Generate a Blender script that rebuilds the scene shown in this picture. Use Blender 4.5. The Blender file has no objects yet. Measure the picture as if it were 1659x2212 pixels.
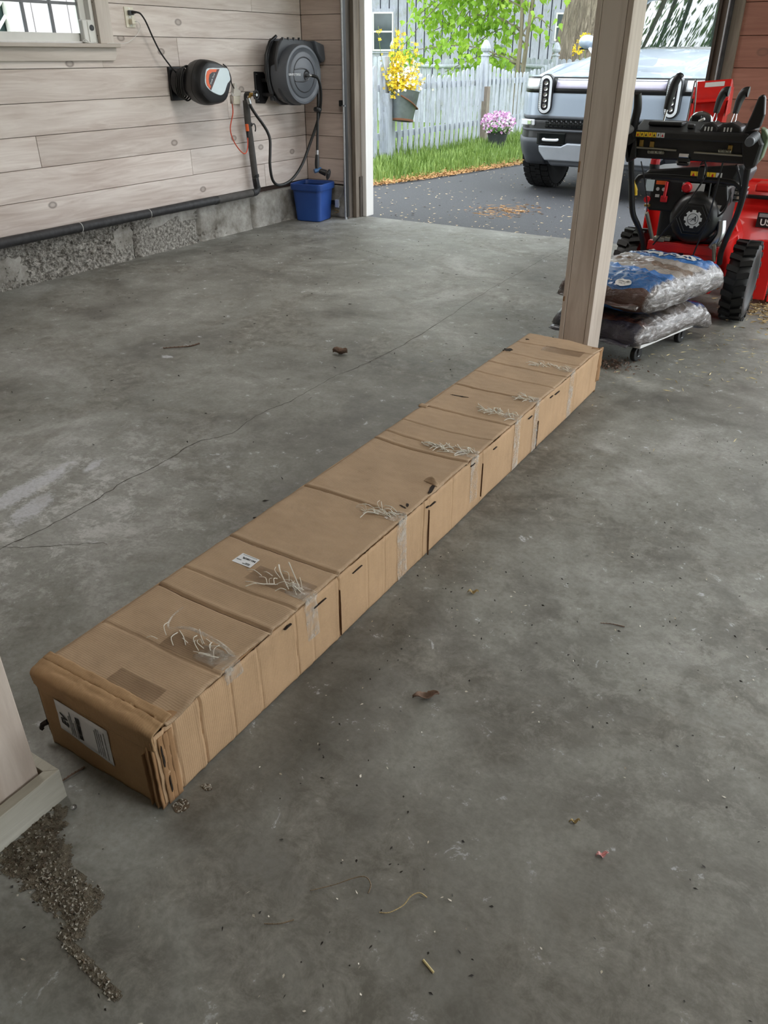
import bpy, bmesh, math, random
from math import sin, cos, pi, radians, sqrt, atan2, exp
from mathutils import Vector, Matrix, noise
random.seed(7)
SC = bpy.context.scene
COL = SC.collection

# ---------------------------------------------------------------- camera, world, exposure
cam_d = bpy.data.cameras.new('camera'); cam = bpy.data.objects.new('camera', cam_d); COL.objects.link(cam)
cam_d.sensor_fit = 'VERTICAL'; cam_d.sensor_height = 24.0
cam_d.lens = 1686.0 / 2212.0 * 24.0
cam_d.clip_start = 0.02; cam_d.clip_end = 300
cam.location = (0, 0, 1.27)
cam.rotation_euler = (radians(90 - 30.33), 0, radians(31.64))
SC.camera = cam
SC.view_settings.view_transform = 'Standard'; SC.view_settings.look = 'None'
SC.view_settings.gamma = 1.0; SC.view_settings.use_curve_mapping = False
SC.view_settings.exposure = 0.38
SC.cycles.max_bounces = 6; SC.cycles.diffuse_bounces = 3; SC.cycles.glossy_bounces = 2; SC.cycles.transmission_bounces = 4; SC.cycles.transparent_max_bounces = 6
SC.cycles.adaptive_threshold = 0.08; SC.cycles.caustics_reflective = False; SC.cycles.caustics_refractive = False
world = bpy.data.worlds.new('overcast_sky'); SC.world = world; world.use_nodes = True
_n = world.node_tree.nodes; _l = world.node_tree.links
_bg = _n['Background']; _bg.inputs['Color'].default_value = (0.90, 0.955, 1.0, 1); _bg.inputs['Strength'].default_value = 3.2

# added fill panels, out of view, that brighten the interior (housings built below)
FILL_LAMPS = [(-2.8, 1.0, 3.0), (-2.8, 4.2, 14.0), (0.9, 1.0, 4.5), (0.9, 4.2, 18.0)]
for (lx, ly, lp) in FILL_LAMPS:
    ld = bpy.data.lights.new('fill_light', 'AREA'); ld.shape = 'RECTANGLE'; ld.size = 1.15; ld.size_y = 0.55; ld.energy = lp; ld.color = (1.0, 0.985, 0.955)
    lo = bpy.data.objects.new('fill_light', ld); COL.objects.link(lo); lo.location = (lx, ly, 2.435)

# ---------------------------------------------------------------- helpers
def c(r, g, b):
    f = lambda v: (v/255/12.92) if v/255 <= 0.04045 else ((v/255+0.055)/1.055)**2.4
    return (f(r), f(g), f(b), 1)

MATS = {}
class NT:
    def __init__(s, name):
        s.m = bpy.data.materials.new(name); s.m.use_nodes = True
        s.n = s.m.node_tree.nodes; s.l = s.m.node_tree.links
        s.b = s.n['Principled BSDF']; MATS[name] = s.m
    def node(s, t, **kw):
        x = s.n.new(t)
        for k, v in kw.items():
            if k in x.inputs: x.inputs[k].default_value = v
            else: setattr(x, k, v)
        return x
    def link(s, a, b): s.l.new(a, b)
    def coord(s, scale=(1, 1, 1), loc=(0, 0, 0), rnd=0.0, which='Object'):
        tc = s.node('ShaderNodeTexCoord'); mp = s.node('ShaderNodeMapping')
        mp.inputs['Scale'].default_value = scale; mp.inputs['Location'].default_value = loc
        s.link(tc.outputs[which], mp.inputs['Vector'])
        out = mp.outputs['Vector']
        if rnd:
            oi = s.node('ShaderNodeObjectInfo'); mu = s.node('ShaderNodeMath', operation='MULTIPLY'); mu.inputs[1].default_value = rnd
            s.link(oi.outputs['Random'], mu.inputs[0])
            va = s.node('ShaderNodeVectorMath', operation='ADD'); s.link(out, va.inputs[0]); s.link(mu.outputs[0], va.inputs[1]); out = va.outputs[0]
        return out
    def noise(s, vec, scale, detail=4, rough=0.55, dist=0.0):
        x = s.node('ShaderNodeTexNoise'); x.inputs['Scale'].default_value = scale; x.inputs['Detail'].default_value = detail
        x.inputs['Roughness'].default_value = rough; x.inputs['Distortion'].default_value = dist
        s.link(vec, x.inputs['Vector']); return x.outputs['Fac']
    def ramp(s, fac, pts, interp='LINEAR'):
        x = s.node('ShaderNodeValToRGB'); e = x.color_ramp.elements; x.color_ramp.interpolation = interp
        while len(e) < len(pts): e.new(0.5)
        for el, (p, col) in zip(e, pts):
            el.position = p; el.color = col if len(col) == 4 else (*col, 1)
        s.link(fac, x.inputs['Fac']); return x.outputs['Color']
    def mix(s, fac, a, b, mode='MIX'):
        x = s.node('ShaderNodeMix', data_type='RGBA', blend_type=mode)
        for v, i in ((fac, 0), (a, 6), (b, 7)):
            if hasattr(v, 'default_value') or hasattr(v, 'links'): s.link(v, x.inputs[i])
            else: x.inputs[i].default_value = v
        return x.outputs[2]
    def math(s, op, a, b=0.0, clamp=False):
        x = s.node('ShaderNodeMath', operation=op); x.use_clamp = clamp
        for v, i in ((a, 0), (b, 1)):
            if hasattr(v, 'links'): s.link(v, x.inputs[i])
            else: x.inputs[i].default_value = v
        return x.outputs[0]
    def bump(s, h, strength=0.2, dist=0.01):
        x = s.node('ShaderNodeBump'); x.inputs['Strength'].default_value = strength; x.inputs['Distance'].default_value = dist
        s.link(h, x.inputs['Height']); s.link(x.outputs['Normal'], s.b.inputs['Normal'])
    def set(s, **kw):
        for k, v in kw.items():
            k = {'col': 'Base Color', 'rough': 'Roughness', 'metal': 'Metallic', 'alpha': 'Alpha', 'trans': 'Transmission Weight', 'coat': 'Coat Weight', 'spec': 'Specular IOR Level'}.get(k, k)
            i = s.b.inputs[k]
            if hasattr(v, 'links'): s.link(v, i)
            else: i.default_value = v
        return s

def pm(name, col, rough=0.5, metal=0.0, var=0.12, scale=12.0, bump=0.0, **kw):
    """plain procedural material: base colour with soft noise variation"""
    if name in MATS: return MATS[name]
    t = NT(name); v = t.coord()
    f = t.noise(v, scale, 3)
    lo = tuple(x*(1-var) for x in col[:3]); hi = tuple(min(1, x*(1+var)) for x in col[:3])
    t.set(col=t.ramp(f, [(0.3, lo), (0.7, hi)]), rough=rough, metal=metal, **kw)
    if bump: t.bump(t.noise(v, scale*6, 3), bump, 0.004)
    return t.m

ORG = {}
def obj_from(name, me, parent=None, loc=None):
    o = bpy.data.objects.new(name, me); COL.objects.link(o)
    if parent is not None: o.parent = parent
    if loc is not None: o.location = loc
    return o
def tag(o, label=None, cat=None, group=None, kind=None):
    if label: o['label'] = label
    if cat: o['category'] = cat
    if group: o['group'] = group
    if kind: o['kind'] = kind
    return o
def thing(name, label, cat, loc, group=None, rz=0.0, local=False, kind=None):
    o = bpy.data.objects.new(name, None); COL.objects.link(o); o.empty_display_size = 0.1
    o.location = loc; o.rotation_euler = (0, 0, rz)
    ORG[o.name] = Vector((0, 0, 0)) if local else Vector(loc)
    return tag(o, label, cat, group, kind)

class MB:
    def __init__(s): s.v = []; s.f = []
    def add(s, vs, fs):
        n = len(s.v); s.v += [Vector(p) for p in vs]; s.f += [tuple(n+i for i in f) for f in fs]; return s
    def box(s, a, b, M=None):
        x0, y0, z0 = a; x1, y1, z1 = b
        vs = [Vector(p) for p in ((x0,y0,z0),(x1,y0,z0),(x1,y1,z0),(x0,y1,z0),(x0,y0,z1),(x1,y0,z1),(x1,y1,z1),(x0,y1,z1))]
        if M is not None: vs = [M @ p for p in vs]
        return s.add(vs, [(0,3,2,1),(4,5,6,7),(0,1,5,4),(1,2,6,5),(2,3,7,6),(3,0,4,7)])
    def cbox(s, ctr, size, M=None):
        h = [d/2 for d in size]
        vs = [Vector(p) for p in ((-1,-1,-1),(1,-1,-1),(1,1,-1),(-1,1,-1),(-1,-1,1),(1,-1,1),(1,1,1),(-1,1,1))]
        vs = [Vector((p.x*h[0], p.y*h[1], p.z*h[2])) for p in vs]
        if M is not None: vs = [M @ p for p in vs]
        vs = [p + Vector(ctr) for p in vs]
        return s.add(vs, [(0,3,2,1),(4,5,6,7),(0,1,5,4),(1,2,6,5),(2,3,7,6),(3,0,4,7)])
    def bar(s, p, q, w, t, up=(0, 0, 1)):
        p = Vector(p); q = Vector(q); d = (q-p).normalized(); u = Vector(up); sd = d.cross(u).normalized(); u = sd.cross(d)
        vs = []
        for o in (p, q):
            for a, b in ((-1,-1),(1,-1),(1,1),(-1,1)): vs.append(o + sd*a*w/2 + u*b*t/2)
        return s.add(vs, [(0,1,2,3),(7,6,5,4),(0,4,5,1),(1,5,6,2),(2,6,7,3),(3,7,4,0)])
    def tube(s, pts, r, n=8, cap=True, smooth=0):
        pts = [Vector(p) for p in pts]
        if smooth: pts = spline(pts, smooth)
        R = r if callable(r) else (lambda t: r)
        m = len(pts); base = len(s.v)
        d = (pts[1]-pts[0]).normalized()
        u = d.orthogonal().normalized()
        for i, p in enumerate(pts):
            dd = (pts[min(i+1, m-1)] - pts[max(i-1, 0)])
            dd = dd.normalized() if dd.length > 1e-9 else d
            q = d.rotation_difference(dd); u = q @ u; d = dd
            u = (u - d*u.dot(d)).normalized(); w = d.cross(u)
            rr = R(i/(m-1))
            for k in range(n):
                a = 2*pi*k/n; s.v.append(p + u*cos(a)*rr + w*sin(a)*rr)
        for i in range(m-1):
            for k in range(n):
                k2 = (k+1) % n
                s.f.append((base+i*n+k, base+i*n+k2, base+(i+1)*n+k2, base+(i+1)*n+k))
        if cap:
            s.f.append(tuple(base+k for k in reversed(range(n)))); s.f.append(tuple(base+(m-1)*n+k for k in range(n)))
        return s
    def cyl(s, p, q, r, n=16, r2=None):
        p = Vector(p); q = Vector(q); r2 = r if r2 is None else r2
        return s.tube([p, q], lambda t: r + (r2-r)*t, n)
    def lathe(s, prof, M=None, n=24, close=False, cap=True):
        """prof: (radius, height) pairs about local z"""
        M = M or Matrix(); base = len(s.v); m = len(prof)
        for r, h in prof:
            for k in range(n):
                a = 2*pi*k/n; s.v.append(M @ Vector((r*cos(a), r*sin(a), h)))
        for i in range(m-1 if not close else m):
            j = (i+1) % m
            for k in range(n):
                k2 = (k+1) % n
                s.f.append((base+i*n+k, base+i*n+k2, base+j*n+k2, base+j*n+k))
        if not close and cap:
            if prof[0][0] > 1e-6: s.f.append(tuple(base+k for k in reversed(range(n))))
            if prof[-1][0] > 1e-6: s.f.append(tuple(base+(m-1)*n+k for k in range(n)))
        return s
    def prism(s, poly, h0, h1, M=None):
        """poly in local xy, extruded along local z"""
        M = M or Matrix(); n = len(poly)
        vs = [M @ Vector((x, y, h0)) for x, y in poly] + [M @ Vector((x, y, h1)) for x, y in poly]
        return s.add(vs, [tuple(reversed(range(n))), tuple(range(n, 2*n))] + [(i, (i+1) % n, n+(i+1) % n, n+i) for i in range(n)])
    def grid(s, fn, nu, nv, wrap=False):
        base = len(s.v)
        for i in range(nu+1):
            for j in range(nv+1 if not wrap else nv): s.v.append(Vector(fn(i/nu, j/nv)))
        w = nv+1 if not wrap else nv
        for i in range(nu):
            for j in range(nv):
                j2 = (j+1) % w
                s.f.append((base+i*w+j, base+i*w+j2, base+(i+1)*w+j2, base+(i+1)*w+j))
        return s
    def ell(s, ctr, r, nu=8, nv=12, M=None):
        ctr = Vector(ctr)
        def fn(u, v):
            a = pi*u; b = 2*pi*v
            p = Vector((r[0]*sin(a)*cos(b), r[1]*sin(a)*sin(b), r[2]*cos(a)))
            return ctr + (M @ p if M is not None else p)
        return s.grid(fn, nu, nv, wrap=True)
    def build(s, name, mat, parent=None, smooth=None, bevel=0, solid=0, seg=2, weld=False):
        off = Vector((0, 0, 0))
        p = parent
        if p is not None:
            while p.parent is not None: p = p.parent
            off = ORG.get(p.name, Vector((0, 0, 0)))
        me = bpy.data.meshes.new(name)
        me.from_pydata([tuple(v - off) for v in s.v], [], s.f); me.update()
        bm = bmesh.new(); bm.from_mesh(me)
        if weld: bmesh.ops.remove_doubles(bm, verts=bm.verts, dist=1e-5)
        bmesh.ops.recalc_face_normals(bm, faces=bm.faces); bm.to_mesh(me); bm.free()
        if isinstance(mat, str): mat = MATS[mat]
        me.materials.append(mat)
        if smooth is not None:
            me.polygons.foreach_set('use_smooth', [True]*len(me.polygons)); me.set_sharp_from_angle(angle=radians(smooth))
        o = obj_from(name, me, parent)
        if solid:
            md = o.modifiers.new('solid', 'SOLIDIFY'); md.thickness = solid; md.offset = -1
        if bevel:
            md = o.modifiers.new('bevel', 'BEVEL'); md.width = bevel; md.segments = seg; md.limit_method = 'ANGLE'; md.angle_limit = radians(40)
        return o

def spline(pts, k=6):
    out = []
    P = [pts[0]] + list(pts) + [pts[-1]]
    for i in range(1, len(P)-2):
        p0, p1, p2, p3 = P[i-1], P[i], P[i+1], P[i+2]
        for j in range(k):
            t = j/k
            out.append(0.5*((2*p1) + (p2-p0)*t + (2*p0-5*p1+4*p2-p3)*t*t + (3*p1-p0-3*p2+p3)*t**3))
    out.append(pts[-1]); return out
def frame(o, x, y):
    """matrix with origin o, local x and y axes given, z = x cross y"""
    x = Vector(x).normalized(); y = Vector(y).normalized(); z = x.cross(y).normalized(); y = z.cross(x)
    M = Matrix((( x.x, y.x, z.x, o[0]), (x.y, y.y, z.y, o[1]), (x.z, y.z, z.z, o[2]), (0, 0, 0, 1))); return M
def text(body, size, mat, parent, o, x, y, name='lettering', shear=0.0, bold=0.0, align='CENTER', space=1.0, depth=0.0004):
    cu = bpy.data.curves.new(name, 'FONT'); cu.body = body; cu.size = size; cu.shear = shear; cu.offset = bold; cu.extrude = depth
    cu.align_x = align; cu.align_y = 'CENTER'; cu.space_character = space; cu.resolution_u = 2
    ob = bpy.data.objects.new('tmp', cu); me = bpy.data.meshes.new_from_object(ob)
    bpy.data.objects.remove(ob); bpy.data.curves.remove(cu)
    m = MB(); M = frame(o, x, y)
    m.v = [M @ v.co for v in me.vertices]; m.f = [tuple(p.vertices) for p in me.polygons]
    bpy.data.meshes.remove(me)
    return m.build(name, mat, parent)
def nz(x, y=0.0, z=0.0): return noise.noise(Vector((x, y, z)))
def smoothstep(a, b, x):
    t = max(0, min(1, (x-a)/(b-a))); return t*t*(3-2*t)

# ---------------------------------------------------------------- surface materials
def wood_mat(name, lo, hi, axis, knot=0.0, rough=0.6, stretch=14.0, kscale=2.6, normal=None):
    """painted/whitewashed board; axis = grain direction 0 x,1 y,2 z; each board differs by its own random"""
    t = NT(name)
    sc = [stretch]*3; sc[axis] = 1.1
    v = t.coord(scale=tuple(sc), rnd=37.0)
    g = t.noise(v, 1.6, 6, 0.62, 1.6)
    v2 = t.coord(scale=tuple([6.0 if i != axis else 1.0 for i in range(3)]), rnd=11.0)
    g2 = t.noise(v2, 1.0, 2)
    g3 = t.math('ADD', t.math('MULTIPLY', g, 0.55), t.math('MULTIPLY', g2, 0.45))
    col = t.ramp(g3, [(0.33, lo), (0.62, hi)])
    oi = t.node('ShaderNodeObjectInfo')
    col = t.mix(1.0, col, t.ramp(oi.outputs['Random'], [(0.0, (0.86, 0.84, 0.82)), (1.0, (1.04, 1.03, 1.02))]), 'MULTIPLY')
    if knot:
        ks = [1.0]*3; ks[axis] = 0.62
        if normal is not None: ks[normal] = 0.01
        vk = t.coord(scale=tuple(ks), rnd=53.0)
        vo = t.node('ShaderNodeTexVoronoi')
        if normal is not None:
            sx_ = t.node('ShaderNodeSeparateXYZ'); t.link(vk, sx_.inputs[0]); cb = t.node('ShaderNodeCombineXYZ'); oth = [i for i in range(3) if i != normal]
            t.link(sx_.outputs[oth[0]], cb.inputs[0]); t.link(sx_.outputs[oth[1]], cb.inputs[1]); vk = cb.outputs[0]; vo.voronoi_dimensions = '2D'
        vo.inputs['Scale'].default_value = kscale*1.6; t.link(vk, vo.inputs['Vector'])
        sep = t.node('ShaderNodeSeparateColor'); t.link(vo.outputs['Color'], sep.inputs[0])
        keep = t.math('GREATER_THAN', sep.outputs[0], 0.70)
        ring = t.ramp(vo.outputs['Distance'], [(0.0, (0.30,)*3), (0.05, (0.45,)*3), (0.075, (0.8,)*3), (0.085, (0.7,)*3), (0.115, (0,)*3)])
        kf = t.math('MULTIPLY', t.math('MULTIPLY', ring, keep), knot)
        col = t.mix(kf, col, c(92, 76, 66))
    t.set(col=col, rough=rough); t.bump(g, 0.12, 0.003)
    return t.m
wood_mat('whitewash_side', c(194, 179, 170), c(234, 226, 220), 1, knot=0.85, kscale=3.0, normal=0)
wood_mat('whitewash_back', c(172, 154, 143), c(206, 190, 179), 0, knot=0.7, normal=1)
wood_mat('red_boards', c(138, 92, 78), c(170, 120, 104), 0, knot=0.6, normal=1)  # darker, redder boards for the pier
wood_mat('post_wood', c(172, 156, 143), c(205, 193, 182), 2, knot=0.5)
wood_mat('plinth_wood', c(168, 164, 150), c(200, 198, 186), 1, knot=0.0)
wood_mat('jamb_wood', c(92, 84, 74), c(140, 130, 118), 2, knot=0.0, rough=0.75)
wood_mat('dark_jamb', c(48, 44, 40), c(92, 84, 76), 2, knot=0.0, rough=0.8)
wood_mat('white_trim', c(240, 240, 238), c(250, 250, 248), 2, knot=0.0, rough=0.5)
pm('white_paint', c(226, 226, 222), 0.45, var=0.04)
pm('gap_dark', c(52, 38, 32), 0.9)
pm('plain_wall', c(196, 184, 174), 0.7, var=0.05)

def floor_mat():
    t = NT('concrete_floor'); v = t.coord()
    big = t.noise(v, 0.75, 4, 0.62, 0.8)
    med = t.noise(v, 3.3, 5, 0.68, 0.6)
    fine = t.noise(v, 70, 2, 0.7); mot = t.noise(v, 15, 5, 0.8, 0.4)
    h = t.math('ADD', t.math('ADD', t.math('MULTIPLY', big, 0.5), t.math('MULTIPLY', med, 0.34)), t.math('MULTIPLY', mot, 0.16))
    col = t.ramp(h, [(0.38, c(88, 86, 80)), (0.46, c(118, 117, 111)), (0.53, c(140, 140, 134)), (0.62, c(170, 170, 166))])
    # dark damp stains
    st = t.ramp(t.noise(t.coord(loc=(7.3, 2.1, 0)), 1.25, 5, 0.7, 1.2), [(0.50, (0, 0, 0)), (0.60, (1, 1, 1))])
    col = t.mix(t.math('MULTIPLY', st, 0.5), col, c(88, 84, 75))
    # pale speckle, strongest in two patches
    sp = t.ramp(t.noise(v, 8.0, 6, 0.82, 0.3), [(0.50, (0, 0, 0)), (0.60, (1, 1, 1))])
    def blob(x, y, sx, sy, rot=0.0):
        tc = t.node('ShaderNodeTexCoord'); mp = t.node('ShaderNodeMapping'); mp.vector_type = 'TEXTURE'
        mp.inputs['Location'].default_value = (x, y, 0); mp.inputs['Scale'].default_value = (sx, sy, 1); mp.inputs['Rotation'].default_value = (0, 0, rot)
        t.link(tc.outputs['Object'], mp.inputs['Vector'])
        ln = t.node('ShaderNodeVectorMath', operation='LENGTH'); t.link(mp.outputs[0], ln.inputs[0])
        return t.math('SUBTRACT', 1.0, ln.outputs['Value'], clamp=True)
    b1 = t.math('MULTIPLY', t.math('MULTIPLY', blob(-2.05, 1.3, 0.75, 0.9), 1.2, clamp=True), t.math('ADD', sp, 0.15))
    b2 = t.math('MULTIPLY', blob(0.05, 1.75, 1.0, 1.5), sp)
    col = t.mix(t.math('MULTIPLY', b1, 0.85, clamp=True), col, c(196, 196, 194))
    col = t.mix(t.math('MULTIPLY', b2, 0.7, clamp=True), col, c(170, 170, 164))
    nb = mot
    for (x, y, sx, sy, r) in ((-2.25, 1.33, 0.07, 0.32, 0.12), (-2.12, 1.27, 0.06, 0.16, 0.3), (-2.2, 1.58, 0.03, 0.08, 0.3), (-2.83, 2.57, 0.045, 0.03, 0.4)):
        k = t.ramp(t.math('ADD', blob(x, y, sx, sy, r), t.math('MULTIPLY', t.math('SUBTRACT', nb, 0.5), 1.7)), [(0.22, (0, 0, 0)), (0.48, (1, 1, 1))])
        col = t.mix(t.math('MULTIPLY', k, 0.72), col, c(206, 208, 214))
    sm = t.ramp(mot, [(0.42, (0, 0, 0)), (0.62, (1, 1, 1))])
    col = t.mix(t.math('MULTIPLY', t.math('MULTIPLY', sm, st), 0.5), col, c(158, 156, 148))
    # grime toward the middle foreground
    col = t.mix(t.math('MULTIPLY', t.math('MULTIPLY', blob(-0.2, 0.85, 0.75, 0.75), med, clamp=True), 0.75, clamp=True), col, c(92, 86, 75))
    col = t.mix(t.math('MULTIPLY', t.math('SUBTRACT', fine, 0.42, clamp=True), 0.9, clamp=True), col, c(84, 80, 72))
    t.set(col=col, rough=t.ramp(med, [(0.3, (0.46,)*3), (0.7, (0.66,)*3)]), spec=0.4)
    hh = t.math('ADD', t.math('MULTIPLY', fine, 0.25), t.math('MULTIPLY', t.noise(v, 22, 3, 0.7), 0.75))
    t.bump(hh, 0.16, 0.006)
    return t.m
floor_mat()
def aggregate_mat():
    t = NT('rough_concrete'); v = t.coord()
    a = t.noise(v, 48, 5, 0.75); b = t.noise(v, 2.2, 4, 0.6)
    col = t.ramp(a, [(0.36, c(62, 58, 52)), (0.48, c(140, 136, 128)), (0.64, c(214, 210, 202))])
    col = t.mix(t.math('MULTIPLY', b, 0.3), col, c(158, 156, 150))
    t.set(col=col, rough=0.9); t.bump(a, 1.0, 0.02); return t.m
aggregate_mat()
def smooth_conc():
    t = NT('patched_concrete'); v = t.coord()
    a = t.noise(v, 6, 7, 0.7); col = t.ramp(a, [(0.35, c(116, 112, 104)), (0.65, c(176, 174, 168))])
    t.set(col=col, rough=0.85); t.bump(t.noise(v, 40, 4), 0.3, 0.006); return t.m
smooth_conc()

# ---------------------------------------------------------------- room shell
XL, YB, YR, XR, ZC = -4.60, 6.15, -3.3, 3.0, 2.5
m = MB(); m.box((XL-0.15, YR-0.15, -0.25), (XR+0.15, 6.34, 0.0))
floor = m.build('floor', 'concrete_floor', None, bevel=0.012)
tag(floor, 'stained grey concrete garage floor', None, None, 'structure')
m = MB(); m.box((XL-0.2, YR-0.2, ZC), (XR+0.2, YB+0.3, ZC+0.12))
tag(m.build('ceiling', 'plain_wall'), 'flat ceiling of the garage', None, None, 'structure')

t = NT('fill_panel_face'); t.set(col=(.9, .9, .9, 1), rough=.4); t.b.inputs['Emission Color'].default_value = (1, .955, .90, 1); t.b.inputs['Emission Strength'].default_value = 4.0
for k, (lx, ly, lp) in enumerate(FILL_LAMPS):  # unseen bodies of the added fill panels
    cl_ = thing('fill_panel', ['unseen fill panel added above the left bay floor', 'unseen fill panel added near the left bay door', 'unseen fill panel added above the right bay floor', 'unseen fill panel added near the right bay door'][k], 'ceiling light', (lx, ly, 2.5))
    MB().box((lx-.6, ly-.3, 2.46), (lx+.6, ly+.3, 2.5)).build('housing', 'white_paint', cl_, bevel=.004)
    MB().box((lx-.575, ly-.275, 2.45), (lx+.575, ly+.275, 2.4595)).build('diffuser', 'fill_panel_face', cl_)
Z0, DZ = 0.305, 0.179
rows = [Z0 + DZ*i for i in range(13)]
WY0, WY1, WZ0, WZ1 = 2.86, 4.0, 1.335, 2.2
# backing of the side wall with the window hole
m = MB()
X0, X1 = XL-0.16, XL-0.02
m.box((X0, YR, 0.0), (X1, YB+0.15, WZ0)); m.box((X0, YR, WZ1), (X1, YB+0.15, ZC))
m.box((X0, YR, WZ0), (X1, WY0, WZ1)); m.box((X0, WY1, WZ0), (X1, YB+0.15, WZ1))
wall_left = m.build('wall_left', 'gap_dark'); tag(wall_left, 'left garage wall clad in whitewashed boards', None, None, 'structure')
JOINTS = {0: [1.2, 5.55], 1: [0.6, 4.70], 2: [3.39], 3: [1.9, 5.16], 4: [2.6, 5.75], 5: [1.0, 4.69], 6: [2.2], 7: [5.53], 8: [1.4, 4.9], 9: [2.4, 5.2], 10: [0.5, 4.6], 11: [3.0]}
for i in range(12):
    z0, z1 = rows[i]+0.0015, min(rows[i+1]-0.0015, ZC)
    segs = []; ys = [YR] + JOINTS.get(i, []) + [YB-0.002]
    for a, b in zip(ys[:-1], ys[1:]): segs.append((a+0.0012, b-0.0012, z0, z1))
    out = []
    for a, b, lo, hi in segs:
        if hi <= WZ0 or lo >= WZ1 or b <= WY0 or a >= WY1: out.append((a, b, lo, hi)); continue
        if a < WY0: out.append((a, WY0, lo, hi))
        if b > WY1: out.append((WY1, b, lo, hi))
        if lo < WZ0-0.03: out.append((max(a, WY0), min(b, WY1), lo, WZ0-0.005))
    for a, b, lo, hi in out:
        m = MB(); m.box((XL-0.02, a, lo), (XL + random.uniform(-0.001, 0.001), b, hi)); m.build('board', 'whitewash_side', wall_left, bevel=0.0015, seg=1)
# concrete foundation, block by block, rough face
FX = XL + 0.015
for k, (a, b) in enumerate(((-3.3, 2.2), (2.2, 4.02), (4.02, 4.68), (4.68, 5.34), (5.34, 6.15))):
    vis = b > 2.3
    ny = int((b-a)/(0.012 if vis else 0.1)); nzv = 24 if vis else 6
    def fn(u, v, a=a, b=b):
        y = a+0.004 + (b-a-0.008)*u; z = 0.262*v
        rough = smoothstep(-0.15, 0.25, nz(y*1.3+4, z*3.5, 1.7) + (0.25 if y < 5.0 else -0.4))
        d = 0.026*rough*(abs(nz(y*38, z*38, 3))*1.3 + 0.5*nz(y*90, z*90, 9)) + 0.006*nz(y*4, z*6)
        e = min(1, min(u, 1-u)*(b-a)/0.03)
        x = FX - 0.03*(1-e) - d + 0.03*exp(-z/0.035)*0.5 - (0.02 if v > 0.99 else 0)
        return (x, y, z)
    m = MB(); m.grid(fn, ny, nzv)
    m.box((XL-0.1, a, 0), (XL-0.015, b, 0.262)); m.box((XL-0.05, a+.003, 0.25), (FX-0.03, b-.003, 0.266))
    m.build('foundation_block', 'rough_concrete' if k < 3 else 'patched_concrete', wall_left, smooth=50)
for (y, z, w, h) in ((4.02-0.10, 0.125, 0.17, 0.21), (2.98, 0.1, 0.26, 0.17), (4.42, 0.215, 0.5, 0.07)):   # smooth render patches left on the rough blocks
    pts = []
    for i in range(56):
        a = 2*pi*i/56; ca, sa = cos(a), sin(a); k = 1/max(abs(ca), abs(sa))**.75; j = 1+.30*nz(ca*3+y, sa*3, 2)+.14*nz(ca*9+y, sa*9)
        pts.append((y+w/2*ca*k*j, min(.258, max(.004, z+h/2*sa*k*j))))
    m = MB(); m.prism(pts, FX-0.022, FX+0.0005, Matrix(((0,0,1,0),(1,0,0,0),(0,1,0,0),(0,0,0,1))))
    m.build('render_patch', 'patched_concrete', wall_left, bevel=0.003)

# back wall: left return, header, right piece, second bay opening, right pier
def back_piece(name, x0, x1, mat, label, z1=ZC, z0=0.0, boards=True, bz0=0.0):
    m = MB(); m.box((x0, YB+0.02, z0), (x1, YB+0.15, z1)); w = m.build(name, 'gap_dark'); tag(w, label, None, None, 'structure')
    if boards:
        for i in range(-2, 12):
            a, b = Z0+DZ*i, Z0+DZ*(i+1)
            a, b = max(a, bz0), min(b, z1)
            if b-a < 0.02: continue
            m = MB(); m.box((x0+0.001, YB, a+0.0015), (x1-0.001, YB+0.02, b-0.0015)); m.build('board', mat, w, bevel=0.0015, seg=1)
    return w
wall_back = back_piece('wall_back', XL, -4.19, 'whitewash_back', 'short whitewashed board return beside the garage door', bz0=0.28)
m = MB(); m.box((XL, YB-0.005, 0), (-4.19, YB+0.02, 0.27)); m.build('foundation_block', 'patched_concrete', wall_back, bevel=0.01)
wall_header = back_piece('wall_header', -4.19, 3.0, 'whitewash_back', 'header above the garage doors', z0=2.16, boards=False)
wall_pier = back_piece('wall_pier', -1.13, -0.28, 'red_boards', 'reddish board wall to the right of the garage door')
m = MB().box((XR, YR, 0), (XR+0.15, 0.6, ZC)).box((XR, 5.7, 0), (XR+0.15, YB+0.15, ZC)).box((XR, 0.6, 2.2), (XR+0.15, 5.7, ZC))  # unseen side opening, added to bring light in from the right
tag(m.build('wall_right', 'plain_wall'), 'right garage wall with a wide opening added to let in light', None, None, 'structure')
tag(MB().box((XL, YR-0.15, 0), (XR, YR, ZC)).build('wall_rear', 'plain_wall'), 'rear garage wall behind the camera', None, None, 'structure')
# left door jamb, stop and exterior casing
m = MB().box((-4.19, 6.13, 0.0), (-4.155, 6.32, 2.16)); j = m.build('trim_1', 'dark_jamb', bevel=0.004); tag(j, 'dark weathered door jamb beside the track', None, None, 'structure')
MB().box((-4.155, 6.21, 0.0), (-4.118, 6.305, 2.16)).build('jamb_board', 'jamb_wood', j, bevel=0.004)
MB().box((-4.119, 6.262, 0.0), (-4.108, 6.305, 0.34)).build('rotten_strip', 'dark_jamb', j, bevel=0.003)
m = MB().box((-4.165, 6.31, 0.0), (-4.075, 6.43, 2.16)); tag(m.build('trim_2', 'white_trim', bevel=0.004), 'white painted door casing catching the daylight', None, None, 'structure')
m = MB().box((-4.40, 6.30, -0.1), (-4.165, 6.44, 2.6)); tag(m.build('trim_5', 'white_trim', bevel=0.004), 'outer white casing', None, None, 'structure')
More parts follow.
